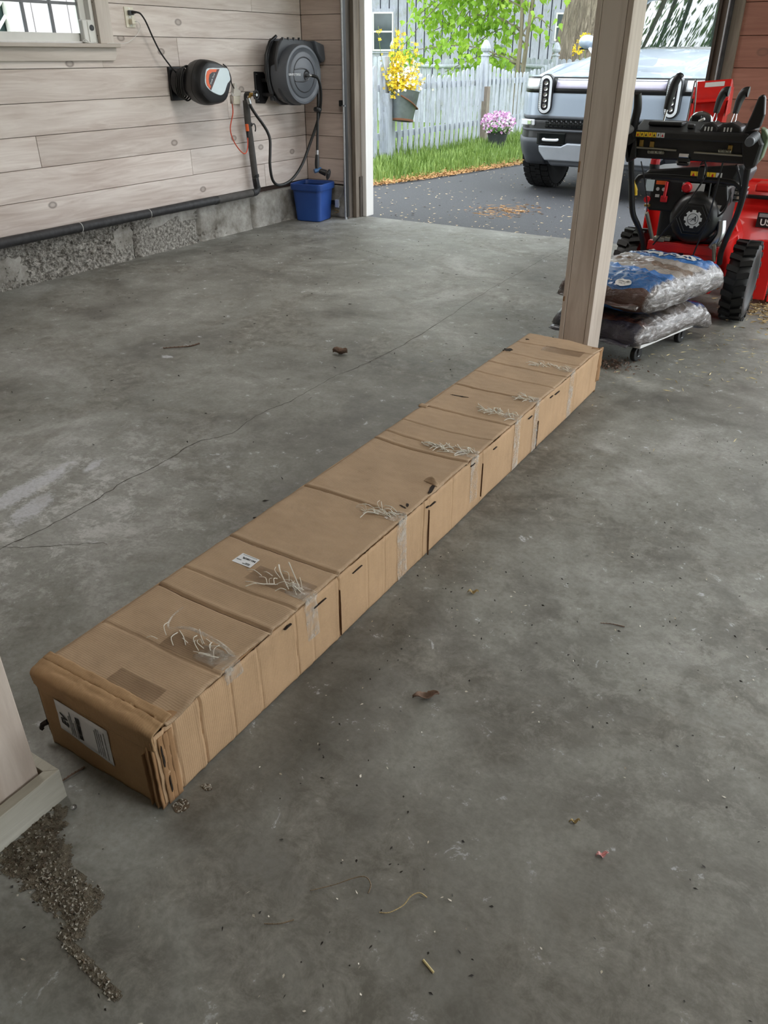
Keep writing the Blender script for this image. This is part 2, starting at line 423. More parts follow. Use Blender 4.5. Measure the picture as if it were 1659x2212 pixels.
# right door jamb
m = MB().box((-1.285, 6.13, 0.0), (-1.265, 6.34, 2.16)); j2 = m.build('trim_3', 'dark_jamb', bevel=0.003); tag(j2, 'dark edge of the right door jamb', None, None, 'structure')
MB().box((-1.265, 6.15, 0.0), (-1.215, 6.32, 2.16)).build('jamb_board', 'jamb_wood', j2, bevel=0.003)
m = MB().box((-1.20, 6.125, 0.0), (-1.128, 6.17, 2.16)); tag(m.build('trim_4', 'jamb_wood', bevel=0.003), 'grey wooden casing board beside the red boards', None, None, 'structure')
m = MB().box((-1.30, 6.34, 0.0), (-1.20, 6.42, 2.16)).box((-4.2, 6.30, 2.16), (-1.2, 6.42, 2.3)); tag(m.build('trim_6', 'white_trim', bevel=0.003), 'white exterior casing', None, None, 'structure')

# window in the side wall
win = MB()
win.box((XL-0.15, WY0, WZ0), (XL-0.012, WY0+0.03, WZ1)).box((XL-0.15, WY1-0.03, WZ0), (XL-0.012, WY1, WZ1)).box((XL-0.15, WY0, WZ1-0.03), (XL-0.012, WY1, WZ1)).box((XL-0.15, WY0, WZ0), (XL-0.03, WY1, WZ0+0.012))
window = win.build('window_1', 'white_trim', bevel=0.002); tag(window, 'white window with small panes in the board wall', None, None, 'structure')
gx = XL-0.07
MB().box((gx-0.02, WY0+.03, WZ0+0.01), (gx+0.02, WY1-.03, WZ0+0.055)).box((gx-0.02, WY0+.03, WZ1-.075), (gx+0.02, WY1-.03, WZ1-.03)).box((gx-.02, WY0+.03, WZ0+.055), (gx+.02, WY0+.075, WZ1-.075)).box((gx-.02, WY1-.08, WZ0+.055), (gx+.02, WY1-.03, WZ1-.075)).build('sash', 'white_paint', window, bevel=0.003)
pm('muntin_grey', c(120, 122, 128), 0.5)
gy0, gy1, gz0, gz1 = WY0+.075, WY1-.08, WZ0+.055, WZ1-.075
for k in range(1, 5):
    y = gy1 - 0.197*k
    MB().box((gx-.008, y-.008, gz0), (gx+.008, y+.008, gz1)).build('muntin', 'muntin_grey', window)
for k in range(1, 5):
    z = gz0 + 0.157*k
    if z < gz1: MB().box((gx-.007, gy0, z-.008), (gx+.007, gy1, z+.008)).build('muntin', 'muntin_grey', window)
t = NT('window_glass'); t.set(col=(1, 1, 1, 1), rough=0.02, trans=1.0); t.b.inputs['IOR'].default_value = 1.02; t.set(spec=0.3)
MB().box((gx-.002, gy0, gz0), (gx+.002, gy1, gz1)).build('pane', 'window_glass', window)
wood_mat('casing_wood', c(186, 176, 166), c(212, 204, 196), 1, rough=0.5)
wood_mat('casing_wood_v', c(186, 176, 166), c(212, 204, 196), 2, rough=0.5)
MB().box((XL, WY1-.005, WZ0), (XL+0.02, WY1+0.105, WZ1+.1)).build('casing', 'casing_wood_v', window, bevel=0.003)
MB().box((XL, WY0-.105, WZ0), (XL+0.02, WY0+.005, WZ1+.1)).build('casing', 'casing_wood_v', window, bevel=0.003)
MB().box((XL-.03, WY0-.13, WZ0-.022), (XL+0.055, WY1+0.125, WZ0)).build('window_stool', 'casing_wood', window, bevel=0.004)
m = MB(); m.prism([(WY0-.1, WZ0-.022), (WY1+.115, WZ0-.022), (WY1+.115, WZ0-.06), (WY1+.09, WZ0-.095), (WY0-.1, WZ0-.095)], XL+0.0005, XL+.02, Matrix(((0,0,1,0),(1,0,0,0),(0,1,0,0),(0,0,0,1))))
m.build('apron', 'casing_wood', window, bevel=0.002)
# ---------------------------------------------------------------- floor cracks
pm('crack_dark', c(70, 66, 58), 0.95)
def crack(pts, w=0.004):
    P = spline([Vector((x, y, 0)) for x, y in pts], 10); m = MB()
    vs = []; fs = []
    for i, p in enumerate(P):
        d = (P[min(i+1, len(P)-1)] - P[max(i-1, 0)]).normalized(); s = Vector((-d.y, d.x, 0))
        j = 0.010*nz(i*0.55, p.y*3) + 0.006*nz(i*1.7, p.x)
        ww = w*(0.35 + 0.9*abs(nz(i*0.31, 5)))
        q = p + s*j
        vs += [q + s*ww/2 + Vector((0, 0, 0.0006)), q - s*ww/2 + Vector((0, 0, 0.0006))]
    fs = [(2*i, 2*i+1, 2*i+3, 2*i+2) for i in range(len(P)-1)]
    m.add(vs, fs); return m.build('crack', 'crack_dark', floor)
crack([(-2.02, 0.9), (-2.0, 1.06), (-1.983, 1.214), (-1.99, 1.4), (-2.01, 1.557), (-2.005, 1.726), (-2.02, 1.909), (-1.965, 2.056), (-1.99, 2.255), (-1.967, 2.475), (-1.976, 2.765), (-1.952, 2.96), (-1.941, 3.286), (-1.967, 3.834), (-2.023, 4.495), (-2.041, 5.123), (-2.064, 5.699), (-2.05, 6.3)], 0.0055)
crack([(-3.449, 5.129), (-3.30, 5.09), (-3.241, 5.066), (-3.041, 4.989)], 0.008)
crack([(-2.05, 1.05), (-1.95, 1.10), (-1.82, 1.2), (-1.75, 1.25)], 0.003)

# ---------------------------------------------------------------- long cardboard box
def card_mat(name, cx, stripe_axis):
    t = NT(name); v = t.coord()
    a = t.noise(v, 5, 5, 0.65); b = t.noise(v, 260, 2, 0.6)
    st = t.node('ShaderNodeTexWave'); st.inputs['Scale'].default_value = 62; st.inputs['Distortion'].default_value = 1.2; st.inputs['Detail'].default_value = 2
    st.bands_direction = 'XYZ'[stripe_axis]; t.link(v, st.inputs['Vector'])
    col = t.ramp(a, [(0.3, tuple(x*0.86 for x in cx[:3])), (0.7, tuple(min(1, x*1.1) for x in cx[:3]))])
    col = t.mix(t.math('MULTIPLY', st.outputs['Fac'], 0.14), col, tuple(x*0.62 for x in cx[:3])+(1,))
    col = t.mix(t.math('MULTIPLY', t.math('SUBTRACT', b, 0.4, clamp=True), 0.7), col, tuple(min(1, x*1.35) for x in cx[:3])+(1,))
    scf = t.ramp(t.noise(t.coord(scale=(1, 1, 1), loc=(3, 1, 2)), 9, 6, 0.75, 0.5), [(0.58, (0, 0, 0)), (0.75, (1, 1, 1))])
    col = t.mix(t.math('MULTIPLY', scf, 0.35), col, tuple(x*0.6 for x in cx[:3])+(1,))
    t.set(col=col, rough=0.72, spec=0.3); t.bump(t.math('ADD', t.math('MULTIPLY', st.outputs['Fac'], 0.4), t.noise(v, 30, 4)), 0.22, 0.003)
    return t.m
card_mat('cardboard_top', c(172, 146, 118), 1)
card_mat('cardboard_side', c(182, 150, 116), 1)
card_mat('cardboard_end', c(164, 132, 96), 0)
pm('card_edge', c(150, 114, 78), 0.85, bump=0.3)
pm('card_dark', c(38, 27, 18), 0.95); pm('crease_shade_brown', c(92, 66, 46), 0.9)
pm('paper_white', c(226, 228, 232), 0.5, var=0.03)
pm('ink', c(30, 30, 32), 0.6)
pm('ink_grey', c(128, 130, 132), 0.6)
t = NT('clear_tape'); v = t.coord(); t.set(col=c(212, 206, 196), rough=0.16, alpha=t.ramp(t.noise(v, 26, 5, 0.7), [(0.40, (0.10,)*3), (0.66, (0.62,)*3)])); t.bump(t.noise(v, 60, 3), 0.3, 0.003)
t = NT('old_tape'); v = t.coord(); t.set(col=c(116, 90, 66), rough=0.2, alpha=t.ramp(t.noise(v, 14, 4), [(0.3, (0.2,)*3), (0.7, (0.42,)*3)]))
pm('tape_fibre', c(226, 222, 210), 0.3, var=0.1)

BX0, BX1, BY0, BY1, BZ = -1.232, -0.897, 0.645, 3.222, 0.207
box = thing('cardboard_box', 'long battered brown cardboard box lying on the concrete floor', 'box', (-1.065, 1.93, 0))
MB().box((BX0+.008, BY0+.01, 0.002), (BX1-.012, BY1-.008, BZ-0.018)).build('inner_box', 'card_dark', box)
CRE = [(0.99, 7), (1.075, 4), (1.24, 6), (1.56, 8), (1.935, 8), (2.0, 4), (2.11, 3), (2.255, 5), (2.50, 7), (2.66, 3), (2.79, 5), (2.93, 3), (3.09, 4), (0.83, 3)]
def topz(x, y):
    s = (x-BX0)/(BX1-BX0)
    z = BZ + 0.003*nz(x*3, y*2.1) + 0.0022*nz(x*11, y*9, 3) + 0.001*nz(x*40, y*40, 1)
    z -= 0.006*sin(pi*s)*(0.5+nz(y*1.3, 9))
    for (yc, dpt) in CRE:
        d = y - (yc + 0.012*(s-0.5)*2*nz(yc*7) + 0.006*nz(x*6, yc*9))
        z -= dpt*0.0009*exp(-(d/0.0034)**2) - dpt*0.00018*exp(-((d-0.010)/0.006)**2)
    d = x - (BX1-0.255) - 0.02*nz(y*2, 8)
    z -= 0.001*exp(-(d/0.004)**2)
    z += 0.006*smoothstep(0.93, 1.0, s)*nz(y*5, 2)               # lifted free edge
    # near right corner crushed, far corner slumped
    z -= 0.012*exp(-(((x-BX1)/0.05)**2 + ((y-0.70)/0.04)**2)) + 0.012*exp(-(((x-BX1)/0.1)**2 + ((y-3.22)/0.07)**2))
    return z
m = MB()
def fn(u, v):
    y = BY0+0.038 + (BY1-BY0-0.040)*u; x = BX0 + (BX1+0.002-BX0)*v
    if v > 0.99: x += 0.0035*nz(y*14, 7) + 0.002*nz(y*60, 3)
    z = topz(x, y)
    if v < 0.02: z -= 0.004
    return (x, y, z)
m.grid(fn, 1150, 34)
top = m.build('top_flap', 'cardboard_top', box, smooth=60, solid=0.004)
for (yc, dpt) in CRE:  # dark ribbons in the deeper creases stand in for their shadow lines
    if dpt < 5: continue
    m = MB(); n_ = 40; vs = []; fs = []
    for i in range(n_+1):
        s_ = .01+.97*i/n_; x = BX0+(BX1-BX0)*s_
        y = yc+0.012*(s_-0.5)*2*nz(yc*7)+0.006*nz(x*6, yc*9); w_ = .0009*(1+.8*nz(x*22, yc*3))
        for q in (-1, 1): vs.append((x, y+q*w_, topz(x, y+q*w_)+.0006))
    m.add(vs, [(2*i, 2*i+1, 2*i+3, 2*i+2) for i in range(n_)]); m.build('crease_shade', 'crease_shade_brown', box)
# second layer of the overlapping flap just below the free edge
m = MB()
def fn(u, v):
    y = BY0+0.03 + (BY1-BY0-0.04)*u
    return (BX1-0.036+0.031*v + 0.003*nz(y*9, 5), y, BZ-0.0095+0.0015*nz(y*11, 1) - 0.002*v)
m.grid(fn, 200, 2); m.build('under_flap', 'card_edge', box, smooth=60, solid=0.004)
# side panels with vertical creases
SCRE = [(1.251, 9), (1.672, 8), (1.70, 4), (1.552, 3), (2.055, 7), (2.302, 3), (2.528, 7), (2.921, 6), (0.771, 8), (0.70, 6), (0.678, 5), (0.95, 4), (1.08, 5), (1.38, 3), (1.14, 3), (1.85, 4), (3.12, 4), (0.86, 5), (1.46, 3)]
def side_pt(y, z, sgn=1):
    x = 0.002*nz(y*3, z*5, 2) + 0.0012*nz(y*12, z*4, 6) + 0.0008*nz(y*45, z*9)
    for (yc, dp) in SCRE:
        d = y - yc - 0.006*nz(z*14, yc*5) - 0.02*(z-0.1)*nz(yc*11)
        x -= dp*0.0006*exp(-(d/0.0024)**2) - dp*0.0002*exp(-((d+0.008)/0.006)**2)
    x -= 0.006*smoothstep(BZ-0.03, BZ-0.012, z)*max(0, nz(y*7, 4)+0.3)
    x -= 0.006*smoothstep(0.01, 0.0, z) + 0.004*smoothstep(0.72, 0.645, y)*nz(z*30, 2)
    return x
m = MB(); m.grid(lambda u, v: (BX1-0.002+side_pt(BY0+.004+(BY1-BY0-.008)*u, (BZ-.016)*v), BY0+.004+(BY1-BY0-.008)*u, 0.001+(BZ-.017)*v + 0.003*smoothstep(.9, 1, v)*nz(u*90, 3)), 1000, 16)
side = m.build('side_panel', 'cardboard_side', box, smooth=60, solid=0.003)
m = MB(); m.grid(lambda u, v: (BX0-0.5*side_pt(BY1-(BY1-BY0)*u, BZ*v), BY0+.004+(BY1-BY0-.008)*u, 0.001+(BZ-.006)*v), 240, 8); m.build('side_panel', 'cardboard_side', box, smooth=60, solid=-0.003)
# near end panel, its top flap folded over and torn
m = MB(); m.grid(lambda u, v: (BX0+.004+(BX1-BX0-.008)*u, BY0+0.004+0.003*nz(u*4, v*4)+0.0015*nz(u*18, v*14), 0.001+(BZ-.02)*v), 40, 24)
m.build('end_panel', 'cardboard_end', box, smooth=60, solid=-0.003)
m = MB()
def fn(u, v):
    x = BX0-0.003 + (BX1-BX0+0.006)*u
    L = 0.052 + 0.016 + 0.028*0.5 + 0.018*abs(nz(u*5.3, 3)) + 0.006*nz(u*30, 8)   # flat run, bend, drop with ragged end
    s = v*(0.052+0.016+0.026+0.014*nz(u*4.7, 3)+0.003*nz(u*38, 8))
    r = 0.010
    if s < 0.045: y, z = BY0+0.052-s, BZ+0.003
    elif s < 0.045+r*pi/2:
        a = (s-0.045)/r; y, z = BY0+0.007-r*sin(a), BZ+0.003-r+r*cos(a)
    else: y, z = BY0+0.007-r, BZ+0.003-r-(s-0.045-r*pi/2)
    k = 0.0016*nz(u*9, v*7, 2) + 0.0010*nz(u*30, v*19) - 0.003*exp(-((s-0.022)/0.003)**2) + 0.002*exp(-((s-0.029)/0.004)**2)
    crn = exp(-((u-1)/0.06)**2) + exp(-(u/0.05)**2)
    return (x, y + k + 0.006*crn*v, z + k - 0.010*crn*exp(-((s-0.05)/0.03)**2))
m.grid(fn, 70, 28); m.build('end_flap', 'cardboard_end', box, smooth=60, solid=-0.004)
# layered torn corner at the near right edge
for k in range(4):
    m = MB(); x = BX1-0.004-0.008*k
    pts = []
    m.grid(lambda u, v, x=x, k=k: (x+0.0015*nz(v*5, k*3)+0.003*u*(1 if k % 2 else -1), BY0-0.004-0.003*(k % 2)+0.016*u+0.0015*nz(v*9, k*5, u), 0.004+(0.18-0.015*k)*v+0.004*nz(u*9, k)), 4, 22)
    m.build('torn_edge', 'card_edge', box, smooth=50, solid=0.0025)
for k in range(3):
    m = MB(); y = BY0+0.012+0.012*k
    m.grid(lambda u, v, y=y, k=k: (BX1+0.001+0.002*nz(v*5, k*2)*u, y+0.013*u, 0.006+0.175*v), 3, 22); m.build('torn_edge', 'card_edge', box, smooth=50, solid=0.0015)
m = MB()
m.grid(lambda u, v: (BX0-0.004-0.006*abs(nz(v*7, 1))*u, BY0+0.004+0.02*u, 0.03+0.16*v), 3, 20); m.build('torn_edge', 'card_dark', box, smooth=50, solid=0.002)
m = MB(); m.tube([(BX0-.002, BY0+.005, 0.055), (BX0-.014, BY0-.002, 0.046), (BX0-.02, BY0-.004, 0.034), (BX0-.016, BY0-.003, 0.03)], lambda q: 0.007*(1-.5*q), 6); m.build('torn_scrap', 'card_dark', box)
# far end
m = MB(); m.grid(lambda u, v: (BX0+.004+(BX1-BX0-.008)*u, BY1-0.004+0.004*nz(u*4, v*3), 0.001+(BZ-.012)*v), 20, 12); m.build('end_panel', 'cardboard_end', box, smooth=60, solid=0.003)
m = MB(); m.grid(lambda u, v: (BX1-.006+.008*v+.003*nz(u*9, 3), BY1-.02+.024*v, BZ-.006-.15*u+.004*nz(u*13, v)), 22, 3); m.build('torn_edge', 'card_edge', box, smooth=50, solid=0.003)
# slits, holes and dents
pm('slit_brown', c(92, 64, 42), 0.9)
def tear(x, y, w, h, seed, ang=0.0, onside=False):
    rnd = random.Random(seed); n = 16; pts = []
    for i in range(n):
        a = 2*pi*i/n; r = 0.6+0.55*rnd.random(); px_, py_ = w/2*cos(a)*r, h/2*sin(a)*r
        pts.append((px_*cos(ang)-py_*sin(ang), px_*sin(ang)+py_*cos(ang)))
    m = MB()
    if onside: m.prism([(y+a, x+b) for a, b in pts], BX1-.002, BX1+0.0025, Matrix(((0,0,1,0),(1,0,0,0),(0,1,0,0),(0,0,0,1))))
    else: m.prism([(x+a, y+b) for a, b in pts], BZ-.004, topz(x, y)+0.0012)
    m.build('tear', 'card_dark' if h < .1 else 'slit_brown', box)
tear(-1.213, 2.957, 0.045, 0.04, 3); tear(-0.908, 1.735, 0.012, 0.085, 5, 0.25); tear(-0.92, 1.615, 0.008, 0.022, 6, 0.5)
tear(-1.16, 2.40, 0.07, 0.007, 8, 0.12); tear(-0.925, 1.60, 0.03, 0.006, 9, -0.3); tear(-1.2, 3.13, 0.02, 0.012, 10)
for (yy, z, w, h) in ((1.72, 0.165, 0.03, 0.006), (1.69, 0.17, 0.012, 0.008), (1.33, 0.168, 0.035, 0.0025), (1.17, 0.165, 0.045, 0.0025), (1.98, 0.178, 0.03, 0.006), (2.14, 0.168, 0.03, 0.007), (2.44, 0.166, 0.03, 0.006), (2.70, 0.17, 0.04, 0.007), (2.64, 0.175, 0.025, 0.006), (0.662, 0.13, 0.004, 0.06), (0.668, 0.05, 0.003, 0.05), (1.05, 0.178, 0.022, 0.008), (1.70, 0.08, 0.0018, 0.15), (1.251, 0.085, 0.0016, 0.14), (2.055, .09, .0012, .13), (2.528, .07, .0016, .12)):
    tear(z, yy, w*1.25, h*(.6 if h < .02 else 1), int(yy*1000), 0.0, True)
m = MB()
m.grid(lambda u, v: (-0.95+.05*v, 1.76-.012*v+.014*u, topz(-.93, 1.75)+.001+.016*u*sin(pi*v)+.002*nz(u*5, v*5)), 5, 10); m.build('curled_tear', 'cardboard_top', box, smooth=60, solid=.003)
m = MB()
m.grid(lambda u, v: (-1.236+.03*v, 2.235+.03*u, topz(-1.22, 2.24)+.004*abs(nz(u*4, v*4))+.005*sin(pi*u)), 6, 6); m.build('curled_tear', 'cardboard_top', box, smooth=60, solid=.003)
# clear tape straps: a strip down the side, shreds on top
def strands(x, y, n, L, seed, w=0.0007, spread=0.03, hgt=0.012):
    rnd = random.Random(seed); m = MB()
    for i in range(n):
        x0 = x - rnd.random()*L; y0 = y + rnd.uniform(-spread, spread); l = rnd.uniform(0.02, 0.055); a = rnd.uniform(2.2, 3.9)
        b = a + rnd.uniform(-.8, .8); h = rnd.random()*hgt
        P = [Vector((x0, y0, 0)), Vector((x0+l*.5*cos(a), y0+l*.5*sin(a), 0)), Vector((x0+l*.5*(cos(a)+cos(b)), y0+l*.5*(sin(a)+sin(b)), 0))]
        for k, p in enumerate(P):
            p.x = min(max(p.x, BX0+.01), BX1-.002); p.z = topz(p.x, p.y) + 0.001 + (h if k == 1 else h*.3)
        m.tube(P, rnd.uniform(.6, 1.3)*w, 4, smooth=3)
    return m.build('tape_shreds', 'tape_fibre', box)
for i, (yt, w, n, L, full, sz) in enumerate(((0.865, 0.05, 16, 0.19, 0.04, 1), (1.135, 0.045, 22, 0.14, 0.12, 1), (1.545, 0.05, 34, 0.10, 0.19, 1), (1.99, 0.05, 44, 0.15, 0.16, 1), (2.325, 0.05, 36, 0.14, 0.19, 1), (2.50, 0.05, 16, 0.06, 0.19, 1), (2.86, 0.05, 26, 0.15, 0.19, 1))):
    m = MB()
    m.grid(lambda u, v, yt=yt, w=w, full=full: (BX1+0.0012+side_pt(yt-w/2+w*u, BZ-.015)*.5+0.001*nz(u*5, v*6, yt), yt-w/2+w*u+0.008*v+.004*nz(v*8, yt), BZ-.004-full*v), 8, 16)
    m.build('clear_tape', 'clear_tape', box, smooth=60)
    m = MB()
    m.grid(lambda u, v, yt=yt, w=w, L=L: (BX1+.001-L*.55*v*(.75+.35*nz(u*4, yt*3)), yt-w*.5+w*u, topz(BX1-L*.55*v, yt-w*.5+w*u)+0.0012+.004*abs(nz(u*6, v*7, yt))*(1-v)), 8, 14)
    m.build('clear_tape', 'clear_tape', box, smooth=60)
    strands(BX1-.005, yt, n, L, 40+i, w=0.0009 if i < 3 else 0.0012, spread=0.022)
    m = MB()
    m.grid(lambda u, v, yt=yt: (BX1+.004+.004*nz(u*6, v*5, yt*2), yt-.022+.044*u, BZ+.004-.02*v+.004*nz(u*9, yt)), 10, 4); m.build('clear_tape', 'clear_tape', box, smooth=60)
# tape curl standing off the top near the front
m = MB()
C_ = [Vector((-0.905, 0.885, .212)), Vector((-0.96, 0.895, .218)), Vector((-1.03, 0.89, .226)), Vector((-1.075, 0.875, .219)), Vector((-1.088, 0.895, .228)), Vector((-1.08, 0.925, .24))]
m.tube(C_, lambda q: .0045*(1-.6*q), 6, smooth=6); m.build('tape_curl', 'clear_tape', box, smooth=60)
m = MB()
for a in ((-.985, 1.19, .016), (-1.0, 1.17, .006)):
    m.tube([Vector((a[0]-.03, a[1]+.02, .214)), Vector((a[0], a[1]-.01, .214+a[2])), Vector((a[0]+.05, a[1]-.045, .213))], lambda q: .0022*(1-.5*q), 5, smooth=5)
m.build('tape_curl', 'tape_fibre', box, smooth=60)
for (x0, y0, x1, y1) in ((-1.075, 1.115, -0.905, 1.175), (-1.08, 0.70, -0.955, 0.745), (-1.07, 0.835, -0.92, 0.885), (-1.10, 3.03, -0.93, 3.10)):
    m = MB(); m.grid(lambda u, v: (x0+(x1-x0)*u, y0+(y1-y0)*v, topz(x0+(x1-x0)*u, y0+(y1-y0)*v)+0.0008), 14, 6); m.build('old_tape', 'old_tape', box, smooth=60)
# printed labels
lz = topz(-1.12, 1.172)+0.001
m = MB(); m.add([(-1.147, 1.153, lz), (-1.089, 1.153, lz), (-1.091, 1.192, lz), (-1.146, 1.194, lz)], [(0, 1, 2, 3)]); lb = m.build('printed_label', 'paper_white', box, solid=0.0006)
text('941-1001FL', 0.0085, 'ink', lb, (-1.113, 1.1785, lz+0.0006), (-1, 0, 0), (0, -1, 0), bold=0.0001)
for (x, y, s, w) in ((-1.135, 1.168, 0.003, 9), (-1.11, 1.159, 0.003, 14), (-1.103, 1.163, 0.003, 9)):
    m = MB()
    for k in range(w): m.box((x+.0016*k-.008, y-s/2, lz+.0003), (x+.0016*k-.008+.0011, y+s/2*(.4+.6*random.random()), lz+.0008))
    m.build('small_print', 'ink_grey', lb)
MB().box((-1.14, 1.189, lz+.0003), (-1.097, 1.190, lz+.0008)).build('small_print', 'ink_grey', lb)
ey = BY0-0.0012
m = MB(); m.grid(lambda u, v: ((-1.178+.152*u+(-.002*(1-v)), ey+.0012*nz(u*3, v*3), (.07-.024*u)+v*(.082+.017*u))), 8, 6); el = m.build('shipping_label', 'paper_white', box, smooth=60, solid=.0006)
def lab(u, v): return (-1.178+.152*u, ey-.0013, (.07-.024*u)+v*(.082+.017*u))
sx = Vector(lab(1, .5))-Vector(lab(0, .5)); sx.normalize(); sy = Vector((0, 0, 1))
text('EV', 0.026, 'ink', el, lab(.14, .42), sy, -sx, bold=.0006, shear=.3)
m = MB()
for u, n in ((.24, 16), (.275, 20), (.31, 12), (.36, 15), (.74, 18), (.78, 20), (.82, 20), (.86, 18), (.92, 20)):
    for k in range(n):
        a = Vector(lab(u, .12+.76*k/20)); m.cbox(a, (.0022, .0006, .0027*(.6+.5*random.random())))
m.build('small_print', 'ink_grey', el)
m = MB()
for k in range(26):
    a = Vector(lab(.42, .16+.026*k)); m.cbox(a, (.011, .0006, random.choice((.0008, .0014, .0018))))
m.build('barcode', 'ink', el)

# ---------------------------------------------------------------- boxed-in wooden posts
def post(x0, x1, y0, y1, z1, label, strip=0.02):
    p = thing('wooden_post', label, 'post', ((x0+x1)/2, (y0+y1)/2, 0))
    MB().box((x0, y0, 0), (x0+strip, y1, z1)).build('side_board', 'post_wood', p, bevel=.0012, seg=1)
    MB().box((x1-strip, y0, 0), (x1, y1, z1)).build('side_board', 'post_wood', p, bevel=.0012, seg=1)
    MB().box((x0+strip+.0015, y0+.002, 0), (x1-strip-.0015, y0+.02, z1)).build('face_board', 'post_wood', p, bevel=.0012, seg=1)
    MB().box((x0+strip+.0015, y1-.02, 0), (x1-strip-.0015, y1-.002, z1)).build('face_board', 'post_wood', p, bevel=.0012, seg=1)
    MB().box((x0+strip-.001, y0+.02, 0), (x1-strip+.001, y1-.02, z1-.01)).build('core', 'gap_dark', p)
    return p
p1 = post(-1.127, -0.990, 3.32, 3.487, ZC, 'whitewashed wooden post standing at the far end of the long box')
# chips with bare wood
wood_mat('bare_wood', c(120, 90, 62), c(160, 126, 90), 2)
MB().box((-1.1275, 3.3195, .86), (-1.117, 3.330, .905)).build('chipped_edge', 'bare_wood', p1, bevel=.003)
MB().box((-1.1275, 3.3195, .34), (-1.116, 3.328, .365)).build('chipped_edge', 'bare_wood', p1, bevel=.003)
p2 = thing('wooden_post', 'whitewashed wooden post with a flared plinth at the lower left', 'post', (-1.21, .44, 0))
MB().box((-1.32, .33, 0.0), (-1.118, .541, ZC)).build('shaft', 'post_wood', p2, bevel=.002)
MB().box((-1.325, .325, 0.0), (-1.112, .547, .058)).build('reveal_strip', 'bare_wood', p2, bevel=.002)
for pts in (((-1.088, .567), (-1.088, .30), (-1.112, .324), (-1.112, .547)), ((-1.088, .567), (-1.112, .547), (-1.325, .547), (-1.349, .567)), ((-1.349, .30), (-1.349, .567), (-1.325, .547), (-1.325, .324)), ((-1.088, .30), (-1.349, .30), (-1.325, .324), (-1.112, .324))):
    MB().prism(pts, 0.0, .076).build('plinth_board', 'plinth_wood', p2, bevel=.0015)
# ---------------------------------------------------------------- fittings on the board wall
pm('black_plastic', c(24, 24, 26), 0.42, var=0.1); pm('dark_grey_plastic', c(58, 60, 64), 0.5, var=0.08); pm('mid_grey_plastic', c(84, 88, 94), 0.45, var=0.06)
pm('rubber', c(16, 16, 16), 0.5, var=0.2); pm('steel', c(176, 178, 180), 0.28, 1.0, var=0.08); pm('brass', c(170, 140, 80), 0.35, 1.0)
pm('pale_blue_plastic', c(206, 222, 228), 0.35, var=0.03); pm('orange_plastic', c(226, 98, 44), 0.4, var=0.05); pm('maroon_print', c(92, 52, 48), 0.5)
pm('ivory', c(226, 220, 202), 0.4, var=0.03); pm('orange_cord', c(208, 78, 46), 0.5); pm('foam_grey', c(78, 76, 74), 0.8, var=0.2, bump=0.2); pm('old_black_pipe', c(44, 44, 46), 0.6, var=0.5, scale=30)
pm('white_print', c(225, 226, 228), 0.5)
WM = Matrix(((0,0,1,0),(1,0,0,0),(0,1,0,0),(0,0,0,1)))        # local (y,z) outline, extruded along world x
def loft(name, outlines, mat, parent, smooth=45, bevel=0):
    m = MB(); n = len(outlines[0][1])
    vs = [Vector((x, y, z)) for x, o in outlines for y, z in o]; k = len(outlines)
    fs = [tuple(range(n)), tuple((k-1)*n+i for i in reversed(range(n)))]
    for j in range(k-1):
        for i in range(n): fs.append((j*n+i, j*n+(i+1) % n, (j+1)*n+(i+1) % n, (j+1)*n+i))
    m.add(vs, fs); return m.build(name, mat, parent, smooth=smooth, bevel=bevel)
def scaled(o, s, cy, cz): return [(cy+(y-cy)*s, cz+(z-cz)*s) for y, z in o]
def resample(o, k=3):
    P = [Vector((a, b, 0)) for a, b in o]; n = len(P); out = []
    for i in range(n):
        p0, p1, p2, p3 = P[i-1], P[i], P[(i+1) % n], P[(i+2) % n]
        for j in range(k):
            t = j/k; q = 0.5*((2*p1)+(p2-p0)*t+(2*p0-5*p1+4*p2-p3)*t*t+(3*p1-p0-3*p2+p3)*t**3); out.append((q.x, q.y))
    return out

# outlet with two plugs
ot = thing('wall_outlet', 'ivory wall outlet with a black cord plugged in, right of the window', 'outlet', (XL, 4.28, 1.43))
MB().box((XL, 4.242, 1.428), (XL+.006, 4.320, 1.544)).build('cover_plate', 'ivory', ot, bevel=.0025)
for z in (1.511, 1.462): MB().cyl((XL+.005, 4.281, z), (XL+.0085, 4.281, z), .0165, 16).build('receptacle', 'ivory', ot, smooth=40)
for z in (1.487, 1.534, 1.438): MB().cyl((XL+.005, 4.281, z), (XL+.0075, 4.281, z), .003, 8).build('screw', 'steel', ot)
pl = thing('power_cord', 'black power cord hanging from the outlet to the cord reel', 'cord', (XL+.02, 4.28, 1.42))
MB().box((XL+.009, 4.262, 1.497), (XL+.034, 4.298, 1.524)).build('adapter', 'mid_grey_plastic', pl, bevel=.004)
MB().cyl((XL+.034, 4.281, 1.512), (XL+.075, 4.281, 1.512), .011, 10, .006).build('plug', 'black_plastic', pl, smooth=40)
MB().tube([(XL+.07, 4.281, 1.512), (XL+.085, 4.30, 1.505), (XL+.08, 4.335, 1.475), (XL+.075, 4.362, 1.438), (XL+.07, 4.398, 1.375), (XL+.07, 4.446, 1.295), (XL+.07, 4.506, 1.228), (XL+.075, 4.566, 1.171), (XL+.09, 4.64, 1.14)], .0055, 8, smooth=5).build('cable', 'rubber', pl, smooth=60)
